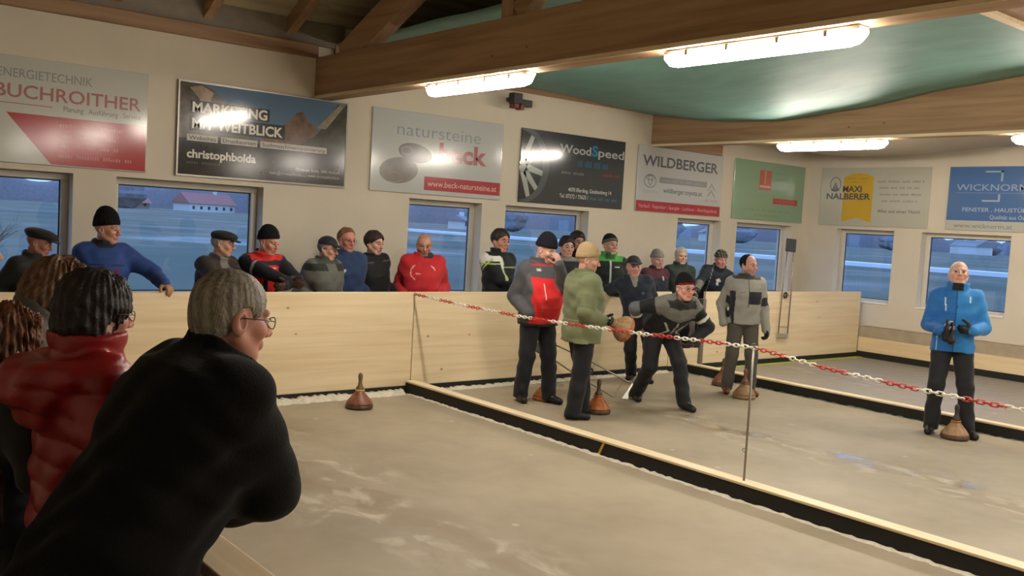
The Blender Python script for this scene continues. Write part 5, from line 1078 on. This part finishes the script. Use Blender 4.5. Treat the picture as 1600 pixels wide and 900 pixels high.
stock('ice stock with yellow band standing alone on the near lane', (4.71,8.06,0), W_red, W_dk, W_gr, M_yel)
stock('orange ice stock behind the feet of the red and grey jacket', (6.80,7.66,0), W_or, W_or, W_red, M_dark)
stock('orange ice stock beside the boot of the olive parka', (6.86,6.90,0), W_or, W_dk, W_dk, W_or)
stock('large tan ice stock between the feet of the pale grey jacket', (9.20,6.82,0), W_tan, W_tan, W_red, W_red)
stock('reddish ice stock behind the pale grey jacket', (9.68,7.52,0), W_red, W_dk, W_red, W_red)
stock('dark ice stock with black grip at the feet of the blue jacket', (9.46,4.42,0), W_tan, W_dk, M_dark, W_or)
stock('ice stock held up in the hands of the olive parka', (6.90,6.60,0.90), W_tan, W_or, W_tan, W_tan, tilt=(-.80,.18,.34))

# ------------------------------------------------------------------ lifting frames, chain and post
def lifter(label, a, b, up, side_=None):
    """long two-rod frame from blade a to pad b"""
    a = Vector(a); b = Vector(b); d = (b-a); L = d.length; r = empty('lifting_frame', a); tag(r, label, 'lifting frame', 'two-rod metal frames')
    z = d.normalized(); x = Vector(up).cross(z).normalized() if side_ is None else (Vector(side_)-z*z.dot(Vector(side_))).normalized(); y = z.cross(x); r.rotation_mode = 'QUATERNION'; r.rotation_quaternion = Matrix((x, y, z)).transposed().to_quaternion()
    for sg in (-1, 1): MB().tube([(sg*.12,0,.03),(sg*.115,0,L*.5),(sg*.07,0,L-.05)], .009, 8).build('rod', M_steel, r, smooth=True)
    MB().tube([(-.12,0,.14),(.12,0,.14)], .007, 6).build('crossbar', M_steel, r); MB().tube([(-.115,0,L*.42),(.115,0,L*.42)], .006, 6).build('crossbar', M_steel, r)
    bev(MB().box(-.13,.13,-.012,.012,-.03,.04).build('blade', mat('pale_metal','#b9b5aa',.35,.6), r), .004)
    w = MB().tube([(.04*math.cos(t), -.015, L*.42+.04*math.sin(t)) for t in [6.283*k/12 for k in range(12)]], .012, 6, closed=True).build('wheel', M_dark, r, smooth=True)
    bev(MB().box(-.11,.11,-.02,.02,L-.20,L).build('pad', mat('slate_pad','#3a3c40',.6), r), .006)
    return r
lifter('metal lifting frame with dark pad hanging upright on the end board', (12.42,8.57,.42), (12.50,8.60,1.92), (0,-1,0))
lifter('metal lifting frame leaning from floor to board behind the olive parka', (7.80,7.36,.05), (7.38,8.50,.50), None, (.55,-.83,0))
rod = empty('chain_post', (5.645,4.13,.136)); tag(rod, 'thin steel post holding the red and white chain', 'post')
MB().tube([(0,0,0),(0,0,.97)], .0085, 8).build('rod', M_steel, rod, smooth=True); MB().tube([(0,.02*math.sin(t),.985+.02*math.cos(t)) for t in [5.2*k/8-.6 for k in range(9)]], .004, 6).build('hook', M_steel, rod, smooth=True)
MB().tube([(.0,.018+.014*math.cos(t),.22+.014*math.sin(t)) for t in [6.283*k/10 for k in range(10)]], .0025, 5, closed=True).build('ring', M_steel, rod)
ch = empty('barrier_chain', (5.645,4.13,1.10)); tag(ch, 'red and white plastic chain strung along the near lane divider', 'chain')
cy = [9.0,8.60,7.6,6.73,5.86,5.2,4.57,4.13,3.87,3.61,3.38,3.12,2.89,2.39,1.7,1.0,.3]; cz = [1.08,1.08,1.05,1.04,1.055,1.075,1.10,1.112,1.088,1.06,1.045,1.032,1.024,1.012,1.01,1.03,1.07]
def link_mesh(m, nm):
    mb = MB(); a, b = .027, .0125; pts = [((b)*math.cos(t), (a-b)*(1 if math.sin(t) > 0 else -1)*(0 if abs(math.sin(t)) < .01 else 1)+b*math.sin(t), 0) for t in [6.283*(k+.5)/10 for k in range(10)]]
    mb.tube(pts, .0043, 5, closed=True); o = mb.build(nm, m, smooth=True); return o
lw = link_mesh(M_white, 'chain_link'); lr = link_mesh(M_red, 'chain_link'); y = 8.58; i = 0
while y > .4:
    z = float(np.interp(y, cy[::-1], cz[::-1])); dz = float(np.interp(y-.02, cy[::-1], cz[::-1]))-z
    white = int(math.floor((y-4.12)/.25)) % 2 == 0; src = lw if white else lr
    o = src.copy(); COL.objects.link(o); o.name = 'chain_link'; o.parent = ch; o.location = (0, y-4.13, z-1.10); o.rotation_euler = (math.atan2(-dz, .02), (0.35 if i % 2 else 0.35+math.pi/2), 0); y -= .0405; i += 1
bpy.data.objects.remove(lw); bpy.data.objects.remove(lr)
